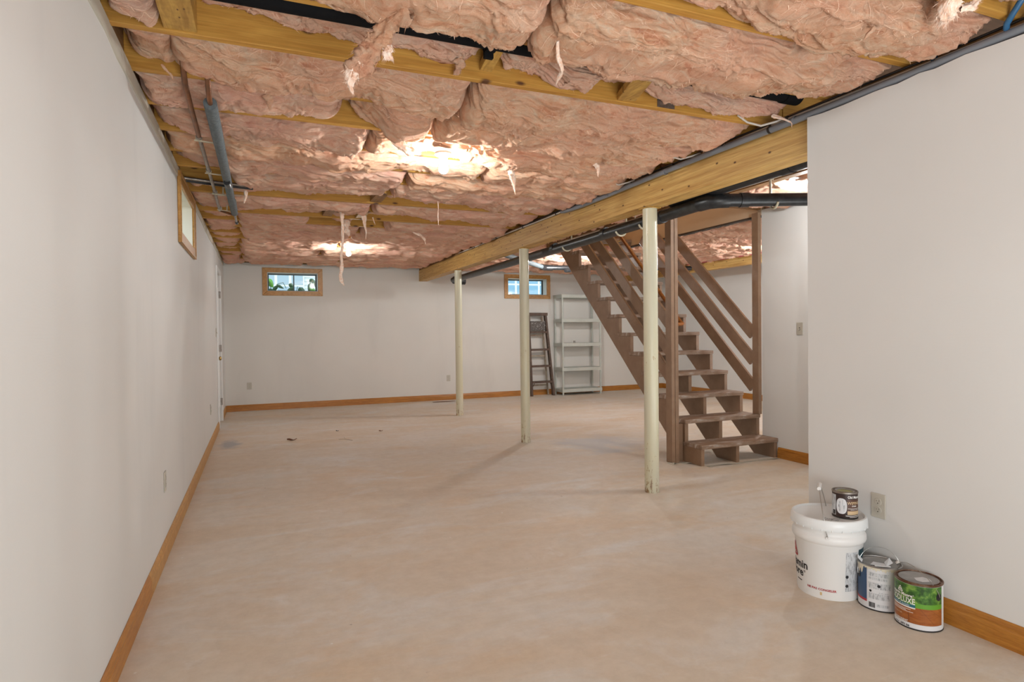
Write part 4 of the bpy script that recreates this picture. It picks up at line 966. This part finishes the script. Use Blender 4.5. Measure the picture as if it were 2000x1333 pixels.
# ------------------------------------------------------------------ pink glass wool batts
rng = np.random.default_rng(11)
PERM = np.concatenate([rng.permutation(256)]*2)
ANG = rng.random(256)*2*PI; GX, GY = np.cos(ANG), np.sin(ANG)
def per(x, y, s=0):
    xi = np.floor(x).astype(np.int64); yi = np.floor(y).astype(np.int64); xf = x-xi; yf = y-yi
    u = xf*xf*xf*(xf*(xf*6-15)+10); v = yf*yf*yf*(yf*(yf*6-15)+10)
    def g(a, b, dx, dy):
        h = PERM[(PERM[(a+s*37) & 255]+b) & 255]; return GX[h]*dx+GY[h]*dy
    n00 = g(xi, yi, xf, yf); n10 = g(xi+1, yi, xf-1, yf); n01 = g(xi, yi+1, xf, yf-1); n11 = g(xi+1, yi+1, xf-1, yf-1)
    return (n00*(1-u)+n10*u)*(1-v)+(n01*(1-u)+n11*u)*v*1.0
def norm(a): return a/np.maximum(np.linalg.norm(a, axis=-1, keepdims=True), 1e-9)
def fast_mesh(name, V, Q):
    me = bpy.data.meshes.new(name); nv, nq = len(V), len(Q)
    me.vertices.add(nv); me.vertices.foreach_set('co', np.ascontiguousarray(V, dtype=np.float32).ravel())
    me.loops.add(nq*4); me.loops.foreach_set('vertex_index', np.ascontiguousarray(Q, dtype=np.int32).ravel())
    me.polygons.add(nq); me.polygons.foreach_set('loop_start', np.arange(0, nq*4, 4, dtype=np.int32))
    try: me.polygons.foreach_set('loop_total', np.full(nq, 4, dtype=np.int32))
    except Exception: pass
    me.polygons.foreach_set('use_smooth', np.ones(nq, dtype=bool))
    me.update(calc_edges=True); return me
def cf_(v):
    if callable(v): return v
    if isinstance(v, (int, float)): return lambda x: np.full_like(x, float(v))
    xs, ys = zip(*v); return lambda x: np.interp(x, xs, ys)
def batt(label, xa, xb, ya, yb, sag, near, far, seed, res, strands=0, amp=1.0, ztop=2.60, group='pink glass wool batts', m='wool'):
    sag, near, far = cf_(sag), cf_(near), cf_(far)
    nx = max(8, int((xb-xa)/res)); nu = max(20, int(.62/res))
    xs = np.linspace(xa, xb, nx); X, U = np.meshgrid(xs, np.linspace(0, 1, nu), indexing='ij')
    c, s = np.cos(PI*U), np.sin(PI*U); hw = (yb-ya)/2; yc = (ya+yb)/2
    end = np.clip(np.minimum(X-xa, xb-X)/.06, 0, 1); cap = np.sqrt(np.maximum(0, 1-(1-end)**2))
    wob = 1.0
    zb = ZJ-(sag(X)+.022*per(X*3.1, X*0+seed, seed)+.012*per(X*8.3, X*0+seed+.5, seed+1))
    D = (ztop-zb)*(.45+.55*cap); BG = np.clip(ZJ-zb, 0, .2)*.72*(.45+.55*cap)+.012; D = D-BG
    Y = yc-hw*np.sign(c)*np.abs(c)**.55; Z = ztop-D*np.abs(s)**.42-BG*np.abs(s)**1.6
    t = np.clip((2.43-Z)/.035, 0, 1)
    nj = near(X)+.016*per(X*5, X*0+seed+3.3, seed+2)+.012*per(X*17, X*0+seed+1.3, seed+3)
    fj = far(X)+.016*per(X*5, X*0+seed+7.3, seed+4)+.012*per(X*17, X*0+seed+5.3, seed+5)
    Y = Y+np.where(c > 0, -np.maximum(nj, -.02), np.maximum(fj, -.02))*t*np.abs(c)**.4
    X2 = X+.05*per(U*9, U*0+seed, seed+6)*(1-end)**2
    P = np.stack([X2, Y, Z], -1)
    a = X+seed*3.7; b = U*.66+seed*1.9
    wx, wy = .10*per(a*4.5, b*5, seed), .06*per(a*4.5+9, b*5+4, seed)
    A, B = a+wx, b+wy
    fold = np.abs(per(A*4.6, B*11, seed+7))
    f2 = np.abs(per(A*9+wx*26, B*25, seed+8)); f3 = np.abs(per(A*19+wx*60, B*54, seed+9)); f4 = per(A*80, B*115, seed+10)
    lay = np.abs(per(A*5, B*44, seed+11))
    H = .034*per(a*4, b*6, seed+12)+.060*(fold-.22)+.036*(f2-.22)+.020*(f3-.22)+.0030*f4+.014*(lay-.22)
    if res < .008: H = H+.0050*(np.abs(per(A*36+wx*140, B*120, seed+13))-.22)
    H = H*amp*np.clip(s*1.6, 0, 1)
    dU = np.gradient(P, axis=1); dX = np.gradient(P, axis=0); n = norm(np.cross(dU, dX))
    P = P+n*H[..., None]
    P[..., 2] = np.maximum(P[..., 2], 2.28)
    idx = np.arange(nx*nu).reshape(nx, nu)
    Q = np.stack([idx[:-1, :-1], idx[:-1, 1:], idx[1:, 1:], idx[1:, :-1]], -1).reshape(-1, 4)
    V = P.reshape(-1, 3)
    # end caps: stitch each end profile to its mid line
    h = nu//2; caps = []
    for e in (0, nx-1):
        for j in range(h):
            q = (idx[e, j], idx[e, j+1], idx[e, nu-2-j], idx[e, nu-1-j])
            if q[1] != q[2]: caps.append(q if e else q[::-1])
    Q = np.concatenate([Q, np.array(caps)])
    org = np.array([(xa+xb)/2, yc, ZJ])
    o = link('insulation_batt', fast_mesh('insulation_batt', V-org, Q), M[m]); o.location = org
    tag(o, label, 'insulation', group)
    if strands:
        d2 = np.gradient(P, axis=1); d1 = np.gradient(P, axis=0); nn = norm(np.cross(d2, d1))
        r = np.random.default_rng(seed+100); k = 14
        i0 = r.integers(4, nx-4, strands); j0 = r.integers(int(nu*.12), int(nu*.88), strands)
        head = np.where(r.random(strands) < .7, r.normal(0, .5, strands), r.random(strands)*6.28); curl = r.normal(0, .16, strands); L = r.uniform(.35, 1.5, strands)*.008/res
        pi, pj = i0.astype(float), j0.astype(float); pts = []; nrm = []
        for q in range(k):
            ii = np.clip(pi, 1, nx-2).astype(int); jj = np.clip(pj, 1, nu-2).astype(int)
            lift = .0015+.010*(r.random(strands) < .12)*math.sin(PI*q/(k-1)); pts.append(P[ii, jj]+nn[ii, jj]*lift[:, None]); nrm.append(nn[ii, jj])
            pi = pi+np.cos(head)*L; pj = pj+np.sin(head)*L; head = head+curl
        pts = np.stack(pts, 1); nrm = np.stack(nrm, 1)
        for _ in range(2): pts[:, 1:-1] = (pts[:, :-2]+2*pts[:, 1:-1]+pts[:, 2:])/4
        tan = norm(np.gradient(pts, axis=1)); side = norm(np.cross(tan, nrm)); w = (r.uniform(.0002, .0007, strands)[:, None]*np.sin(PI*np.linspace(.04, .96, k))[None, :])[..., None]
        RV = np.stack([pts-side*w, pts+side*w], 2).reshape(-1, 3); base = np.arange(strands*k*2).reshape(strands, k, 2)
        RQ = np.stack([base[:, :-1, 0], base[:, :-1, 1], base[:, 1:, 1], base[:, 1:, 0]], -1).reshape(-1, 4)
        f = link('loose_fibres', fast_mesh('loose_fibres', RV-org, RQ), M['fibre'], o); f['kind'] = 'stuff'
        # ragged fringe: small torn tufts along the lower edges
        m = strands//2; ii = r.integers(3, nx-3, m); low = np.argsort(P[..., 2], axis=1)
        jj = np.where(r.random(m) < .75, low[ii, r.integers(0, max(2, nu//5), m)], r.integers(int(nu*.2), int(nu*.8), m))
        base_p = P[ii, jj]; Ls = r.uniform(.005, .020, m); dr = norm(np.stack([r.normal(0, .8, m), r.normal(.25, .6, m), -np.abs(r.normal(.55, .4, m))], -1))
        k2 = 5; q = np.linspace(0, 1, k2); crv = norm(r.normal(0, 1, (m, 3)))
        pp = base_p[:, None]+dr[:, None]*(Ls[:, None]*q)[..., None]+crv[:, None]*(Ls[:, None]*.35*q*q)[..., None]-dr[:, None]*.003
        sd_ = norm(np.cross(dr, crv))[:, None]*(r.uniform(.0004, .0018, m)[:, None]*(1-q)**.8)[..., None]
        RV = np.stack([pp-sd_, pp+sd_], 2).reshape(-1, 3); base = np.arange(m*k2*2).reshape(m, k2, 2)
        RQ = np.stack([base[:, :-1, 0], base[:, :-1, 1], base[:, 1:, 1], base[:, 1:, 0]], -1).reshape(-1, 4)
        f = link('torn_fringe', fast_mesh('torn_fringe', RV-org, RQ), M['fibre'], o); f['kind'] = 'stuff'
    return o

def nth(i):
    return ['nearest', 'second', 'third', 'fourth', 'fifth', 'sixth', 'seventh', 'eighth', 'ninth', 'tenth', 'eleventh', 'twelfth', 'thirteenth', 'fourteenth', 'fifteenth', 'sixteenth',
            'seventeenth', 'eighteenth', 'nineteenth', 'twentieth', 'twenty first', 'twenty second', 'twenty third', 'twenty fourth'][i]
# per bay: list of (xa, xb, sag, near, far)
L0, L1 = -.497, 2.69
BAYS = {
 -4: [(L0, .98, .05, .02, .03), (1.0, L1, .06, .02, .03)],
 -3: [(L0, .98, .05, .02, .03), (1.0, L1, [(1, .05), (2.0, .06), (2.3, .03), (2.69, -.03)], .0, [(1, .02), (2.1, .02), (2.2, -.02), (2.7, -.02)])],
 -2: [(L0, .98, .05, .02, .045), (1.0, L1, [(1, .02), (1.6, .03), (2.1, .075), (2.3, .085), (2.69, .02)], 0, [(1, -.025), (1.7, -.02), (2.0, .03), (2.15, .045), (2.3, .0), (2.7, -.02)])],
 -1: [(L0, -.33, .0, 0, .0), (-.32, .98, [(-.4, -.03), (0, .0), (.3, .06), (.5, .085), (1, .08)], .0, [(-.4, -.02), (.1, -.01), (.25, .055), (.45, .075), (.50, .03), (.56, -.01), (.66, .0), (.75, .04), (1, .055)]),
      (1.0, L1, [(1, .085), (1.4, .115), (2.1, .105), (2.69, .03)], .0, [(1, .06), (1.3, .075), (2.15, .07), (2.3, .0), (2.45, -.01), (2.7, .0)])],
  0: [(L0, -.315, [(-.49, -.02), (-.4, .0), (-.31, .045)], 0, .022), (-.195, .93, [(-.2, -.10), (-.05, -.125), (.2, -.075), (.5, -.05), (.62, -.06), (.80, -.045), (.98, -.06)], .0, -.006), (1.06, L1, [(1, -.06), (1.25, -.07), (1.36, .02), (1.50, .015), (1.58, -.09), (1.82, -.09), (1.92, -.02), (2.05, .0), (2.1, -.02), (2.35, -.01), (2.69, -.02)], .0, -.006)],
  1: [(L0, -.31, [(-.49, -.04), (-.3, .01)], 0, -.01), (-.30, .96, [(-.3, .03), (0, .07), (.5, .065), (1, .085)], -.012, [(-.3, -.015), (-.1, .02), (.05, -.0), (.35, -.02), (.6, -.015), (.72, .02), (1, .055)]), (.985, L1, [(1, .10), (1.6, .125), (2.2, .11), (2.69, .03)], -.012, [(1, .03), (2.1, .028), (2.4, .01), (2.69, 0)])],
  2: [(L0, .42, [(-.49, .03), (0, .05), (.42, -.02)], 0, [(-.49, .01), (.1, .01), (.2, -.02), (.42, -.02)]), (.50, .93, [(.5, -.05), (.7, .06), (.95, .075)], 0, [(.5, -.02), (.62, -.005), (.8, .03), (.95, .03)]), (.955, L1, [(.95, .075), (1.3, .06), (2.2, .095), (2.69, .03)], -.012, .010)],
  3: [(L0, .62, [(-.49, .0), (-.2, .06), (.6, .075)], 0, [(-.5, -.01), (-.25, .02), (.6, .02)]), (.635, L1, [(.64, .07), (.85, .03), (1.05, .01), (1.25, .02), (1.5, .075), (2.3, .09), (2.69, .03)], -.01, .012)],
  4: [(L0, 1.52, [(-.5, .03), (.6, .065), (.95, .03), (1.25, .03), (1.5, .06)], .0, [(-.5, -.02), (-.1, .01), (.2, .0), (.5, .02), (1, .02)]), (1.54, L1, .065, 0, .02)],
  5: [(L0, 1.05, [(-.49, -.03), (-.1, .05), (1, .055)], 0, [(-.49, -.02), (-.1, .01), (.1, .012), (1, .01)]), (1.06, L1, .06, 0, .01)],
  6: [(-.16, 1.0, [(-.2, .045), (1, .045)], 0, [(-.4, 0), (0, .0), (1, .0)]), (1.02, L1, .05, .0, .01)],
  7: [(L0, -.27, -.03, 0, 0), (-.25, .95, [(-.25, .02), (.0, -.03), (.9, -.045)], 0, [(-.25, -.0), (0, -.02), (1, -.02)]), (1.05, L1, [(1, -.05), (1.6, -.03), (2.1, .02), (2.6, .02)], 0, [(1, -.02), (1.9, -.02), (2.2, .005), (2.5, .01)])],
  8: [(L0, 1.0, .045, -.012, .012), (1.02, L1, .045, -.012, .012)],
  9: [(L0, -.22, -.01, 0, .0), (-.20, .62, [(-.2, .02), (.1, -.03), (.62, -.03)], .0, -.015), (.70, 1.28, [(.7, .01), (.9, -.03), (1.28, -.045)], .0, -.015), (1.34, L1, [(1.34, -.045), (2.0, -.03), (2.3, .01), (2.6, .01)], .0, -.015)],
 10: [(L0, -.20, -.02, 0, .0), (-.17, .50, .035, -.012, .015), (.72, .95, -.03, -.02, -.0), (1.30, L1, .05, -.012, .02)],
}
for k in range(-4, 20):
    ya, yb = YJ[k-1]+.004, YJ[k]-JT-.004
    if k == 0: ya = 2.478
    if k == -1: yb = 2.25
    if k in BAYS: segs = BAYS[k]
    else:
        r_ = random.Random(k*13+5); xs_ = -.16+r_.uniform(-.05, .05); xm = .95+r_.uniform(-.25, .35)
        segs = [(L0, xs_-.02, r_.uniform(-.02, .02), .005, .005), (xs_, xm, .055+r_.uniform(-.015, .02), .006, .014), (xm+.02, 2.69, .055+r_.uniform(-.015, .02), .006, .014)]
    res = .0056 if -2 <= k <= 3 else .009 if k == -3 else .03 if k < -3 else .0080 if k <= 7 else .0115 if k <= 12 else .016
    for i, (xa, xb, sg, nr, fr_) in enumerate(segs):
        if k >= 18: sg = .05; nr = .02; fr_ = .02
        pos = ('left of the seam', 'right of the seam')[i] if len(segs) == 2 else ('at the left wall end', 'in the middle', 'at the beam end')[i] if len(segs) == 3 else ('at the left wall', 'left half', 'right half', 'at the beam')[i]
        st_n = 0 if k < -3 else int((xb-xa)*(560 if k <= 3 else 220 if k <= 7 else 110 if k <= 12 else 40))
        batt(('pink wool batt, %s joist bay from camera, %s' % (nth(k+3), pos)) if k > -4 else 'pink wool batt overhead behind the camera, piece %s' % pos, xa, xb, ya, yb, sg, nr, fr_, (k+5)*7+i*3, res, st_n, 1.0 if k <= 3 else .85 if k < 10 else .75, m='wool2' if k >= 6 or (k in (2, 3, 5) and i == 0) or k == 0 else 'wool')
# right of the beam and around the stair opening
for k in range(1, 20):
    ya, yb = YJ[k-1]+.004, YJ[k]-JT-.004
    spans = []
    if yb < HY0+.05: spans = [(2.92, 3.49 if k > 0 else 4.4, 'between the beam and the stair trimmer'), (4.76 if k > 1 else 4.76, 6.94, 'in the far room right of the stairs')] if ya > 3.0 else [(3.08, 4.58, 'above the nook by the light switch')]
    elif ya < HY1: spans = [(2.92, 3.49, 'between the beam and the stair trimmer'), (4.72, 6.94, 'in the far room right of the stairs')]
    else: spans = [(2.92, 4.75, 'right of the beam, over the far pipes'), (4.78, 6.94, 'in the far room behind the stairs')]
    if 3.0 < ya < HY0-.3: spans.append((3.70, 4.57, 'above the nook by the light switch'))
    for i, (xa, xb, w) in enumerate(spans):
        res = .011 if k < 12 else .016
        batt('pink wool batt %s, %s bay along' % (w, nth(k-1)), xa, xb, ya, yb, .06, .008, .016, 300+k*11+i*5, res, int((xb-xa)*60), 1.0, m='wool2')
    if ya > 3.0: batt('pink wool batt east of the far pine beam, %s bay along' % nth(k-1), 7.13, XE-.02, ya, yb, .03, .02, .02, 700+k*11, .03, 0, .8)

# ------------------------------------------------------------------ torn wisps hanging from the batts
def wisp(label, pts, rad, seed, m='wisp', flat=.45, tufts=26, name='wool_wisp', cat='insulation', parent=None):
    """torn lump of wool along pts with radii rad, ragged skin and loose hairs"""
    P0 = np.array(pts, float); n0 = len(P0); q = np.linspace(0, n0-1, n0*7); ctr = np.stack([np.interp(q, range(n0), P0[:, i]) for i in range(3)], -1); R0 = np.interp(q, range(n0), rad)
    for _ in range(3): ctr[1:-1] = (ctr[:-2]+2*ctr[1:-1]+ctr[2:])/4
    k = 26; th = np.linspace(0, 2*PI, k, endpoint=False); m_ = len(q)
    TH, Qq = np.meshgrid(th, q); tan = norm(np.gradient(ctr, axis=0)); a = norm(np.cross(tan, [0.1, 1, .05])); b = np.cross(a, tan)
    prof = .9+1.1*per(Qq*1.1+seed, np.cos(TH)*1.3+seed, seed)+.7*(np.abs(per(Qq*2.6, np.sin(TH)*2.2+np.cos(TH)*1.7, seed+1)))+.5*per(Qq*5, TH*2, seed+2)+.7*(np.abs(per(Qq*1.3+9, np.cos(TH)*6+np.sin(TH)*5, seed+3))-.2)
    prof = np.clip(prof, .25, 2.2)*R0[:, None]
    V = ctr[:, None]+a[:, None]*(np.cos(TH)*prof)[..., None]+b[:, None]*(np.sin(TH)*prof*flat)[..., None]
    idx = np.arange(m_*k).reshape(m_, k); Q = np.stack([idx[:-1], np.roll(idx[:-1], -1, 1), np.roll(idx[1:], -1, 1), idx[1:]], -1).reshape(-1, 4)
    org = P0[0] if parent is None else np.array(parent.location)
    o = link(name, fast_mesh(name, V.reshape(-1, 3)-org, Q), M[m], parent)
    if parent is None: o.location = org; tag(o, label, cat, 'torn wool wisps')
    r = np.random.default_rng(seed); tufts *= 5; ii = np.minimum(m_-1, (m_*r.random(tufts)**.7).astype(int)); jj = r.integers(0, k, tufts); bp = V[ii, jj]; Ls = np.clip(R0[ii], .006, .02)*r.uniform(.4, 1.6, tufts)
    out = norm(bp-ctr[ii]); dr = norm(out*.45+tan[ii]*r.uniform(.5, 1.4, tufts)[:, None]+np.array([0, 0, -.35])+r.normal(0, .28, (tufts, 3))); k2 = 6; qq = np.linspace(0, 1, k2); crv = norm(r.normal(0, 1, (tufts, 3)))
    pp = bp[:, None]+dr[:, None]*(Ls[:, None]*(qq-.15))[..., None]+crv[:, None]*(Ls[:, None]*.4*qq*qq)[..., None]
    sd_ = norm(np.cross(dr, crv))[:, None]*(np.clip(R0[ii]*.05, .0005, .0018)[:, None]*r.uniform(.4, 1.6, tufts)[:, None]*(1-qq)**.9)[..., None]
    RV = np.stack([pp-sd_, pp+sd_], 2).reshape(-1, 3); base = np.arange(tufts*k2*2).reshape(tufts, k2, 2)
    RQ = np.stack([base[:, :-1, 0], base[:, :-1, 1], base[:, 1:, 1], base[:, 1:, 0]], -1).reshape(-1, 4)
    f = link('loose_hairs', fast_mesh('loose_hairs', RV-org, RQ), M[m], o); f['kind'] = 'stuff'
    return o
cl = wisp('big torn pink wool clump dangling in front of the first wide joist', [(.50, 2.06, 2.34), (.45, 2.13, 2.335), (.425, 2.17, 2.30), (.405, 2.19, 2.26), (.365, 2.20, 2.215), (.335, 2.21, 2.17), (.318, 2.215, 2.125)], [.030, .030, .026, .030, .040, .032, .006], 5, 'wool', .55, 90)
wisp(None, [(.385, 2.185, 2.30), (.37, 2.19, 2.26), (.345, 2.195, 2.225), (.325, 2.20, 2.21)], [.012, .016, .012, .003], 7, 'wool', .5, 30, 'side_flap', None, cl)
wisp(None, [(.43, 2.185, 2.275), (.445, 2.182, 2.245), (.45, 2.18, 2.215)], [.010, .019, .012], 6, 'wisp', .4, 34, 'side_flap', None, cl)
wisp(None, [(.345, 2.20, 2.20), (.325, 2.205, 2.165), (.312, 2.21, 2.14), (.318, 2.215, 2.112), (.324, 2.215, 2.09)], [.022, .024, .017, .008, .002], 8, 'wisp', .5, 50, 'ragged_tip', None, cl)
wisp('white wool ball snagged on the joist at the upper right', [(2.19, 1.33, 2.385), (2.22, 1.37, 2.355), (2.26, 1.40, 2.345), (2.27, 1.43, 2.32)], [.022, .030, .030, .014], 12, 'wisp', .8, 110)
wisp('white wool curl beside the snagged ball at the upper right', [(2.28, 1.37, 2.355), (2.33, 1.36, 2.36), (2.345, 1.345, 2.39)], [.012, .014, .010], 13, 'wisp', .8, 50)
wisp('pale wool strand lying across the nearest big batt', [(1.06, 2.06, 2.335), (1.09, 2.12, 2.305), (1.145, 2.18, 2.29), (1.155, 2.23, 2.285), (1.175, 2.30, 2.28)], [.006, .009, .009, .012, .004], 14, 'wisp', .5, 24)
wisp('pale wool finger hanging at the top right edge of the view', [(2.08, 1.54, 2.33), (2.07, 1.56, 2.31), (2.07, 1.575, 2.295)], [.010, .006, .001], 15, 'wool', .6, 12)
wisp('pink wool tongue hanging over the first wide joist face', [(.845, 2.62, 2.47), (.86, 2.63, 2.445), (.85, 2.64, 2.42), (.835, 2.65, 2.405)], [.022, .020, .014, .003], 16, 'wool', .6, 20)
wisp('very long white wool strip hanging before the back wall', [(.755, 5.97, 2.40), (.755, 5.97, 2.30), (.76, 5.975, 2.18), (.748, 5.97, 2.02), (.745, 5.97, 1.90), (.735, 5.97, 1.80), (.74, 5.97, 1.74), (.765, 5.97, 1.70)], [.016, .014, .010, .011, .013, .016, .014, .004], 20, 'wisp', .5, 70)
wisp('torn wool flap with ragged holes beside the long white strip', [(.865, 6.49, 2.42), (.86, 6.49, 2.36), (.875, 6.49, 2.30), (.89, 6.49, 2.26)], [.030, .034, .026, .008], 21, 'wisp', .35, 70)
wisp('thin wool icicle second from the long white strip', [(.985, 6.16, 2.41), (1.0, 6.16, 2.34), (1.01, 6.16, 2.25), (1.005, 6.16, 2.18)], [.020, .013, .006, .0015], 22, 'wisp', .5, 24)
wisp('short thin wool icicle right of the double joist gap', [(1.075, 6.16, 2.40), (1.09, 6.16, 2.36), (1.10, 6.16, 2.33)], [.007, .004, .001], 23, 'wisp', .6, 6)
wisp('long thin wool thread hanging at mid ceiling', [(1.455, 5.12, 2.40), (1.46, 5.12, 2.32), (1.455, 5.12, 2.24), (1.46, 5.12, 2.17)], [.006, .004, .004, .0015], 24, 'wisp', .7, 10)
wisp('short pink wool finger left of the long joists', [(-.072, 5.30, 2.39), (-.07, 5.31, 2.34), (-.085, 5.31, 2.29)], [.010, .008, .004], 25, 'wisp', .6, 8)
wisp('torn wool shred hanging over the far right bays', [(1.62, 6.74, 2.38), (1.70, 6.75, 2.35), (1.76, 6.76, 2.30), (1.775, 6.77, 2.25)], [.010, .016, .012, .002], 26, 'wisp', .5, 36)
wisp('white lit wool shred right of the nearest bulb', [(1.55, 3.74, 2.36), (1.60, 3.80, 2.33), (1.63, 3.86, 2.30), (1.655, 3.90, 2.25), (1.665, 3.90, 2.20)], [.016, .026, .016, .008, .001], 27, 'wisp', .6, 60)
wisp('frayed wool tuft below the third bay at right', [(2.02, 3.50, 2.37), (2.10, 3.54, 2.35), (2.14, 3.58, 2.34), (2.15, 3.60, 2.29)], [.010, .018, .012, .002], 28, 'wisp', .6, 60)
wisp('white frayed wool tuft left of the nearest bulb', [(.72, 3.52, 2.37), (.80, 3.57, 2.34), (.86, 3.62, 2.33), (.93, 3.66, 2.34)], [.010, .026, .024, .010], 29, 'wisp', .5, 80)
wisp('small pink wool drip over the second joist at left', [(.055, 3.18, 2.40), (.07, 3.19, 2.37), (.072, 3.20, 2.335)], [.020, .014, .003], 30, 'wool', .6, 24)
wisp('curly wool wisp near the left wall above the pipes', [(-.36, 2.96, 2.39), (-.345, 2.97, 2.375), (-.325, 2.99, 2.36), (-.32, 3.0, 2.345)], [.004, .005, .004, .001], 31, 'wool', .7, 18)
wisp('thin wool wisp drooping over the right wall corner', [(2.60, 2.52, 2.40), (2.63, 2.47, 2.37), (2.655, 2.44, 2.345), (2.645, 2.43, 2.315)], [.010, .006, .004, .001], 32, 'wisp', .7, 14)
wisp('wool knot hanging above the beam beside the white wire', [(2.38, 3.28, 2.38), (2.40, 3.27, 2.355), (2.405, 3.27, 2.335)], [.016, .014, .004], 33, 'wool', .7, 20)
t = thing('paper_tag', 'white paper tag tucked in the insulation above the black bent pipe', 'tag', (3.75, 3.45, 2.36))
MB().add([(3.66, 3.38, 2.365), (3.86, 3.30, 2.355), (3.92, 3.40, 2.345), (3.74, 3.47, 2.352)], [(0, 1, 2, 3)]).build('paper', M['foil'], t)
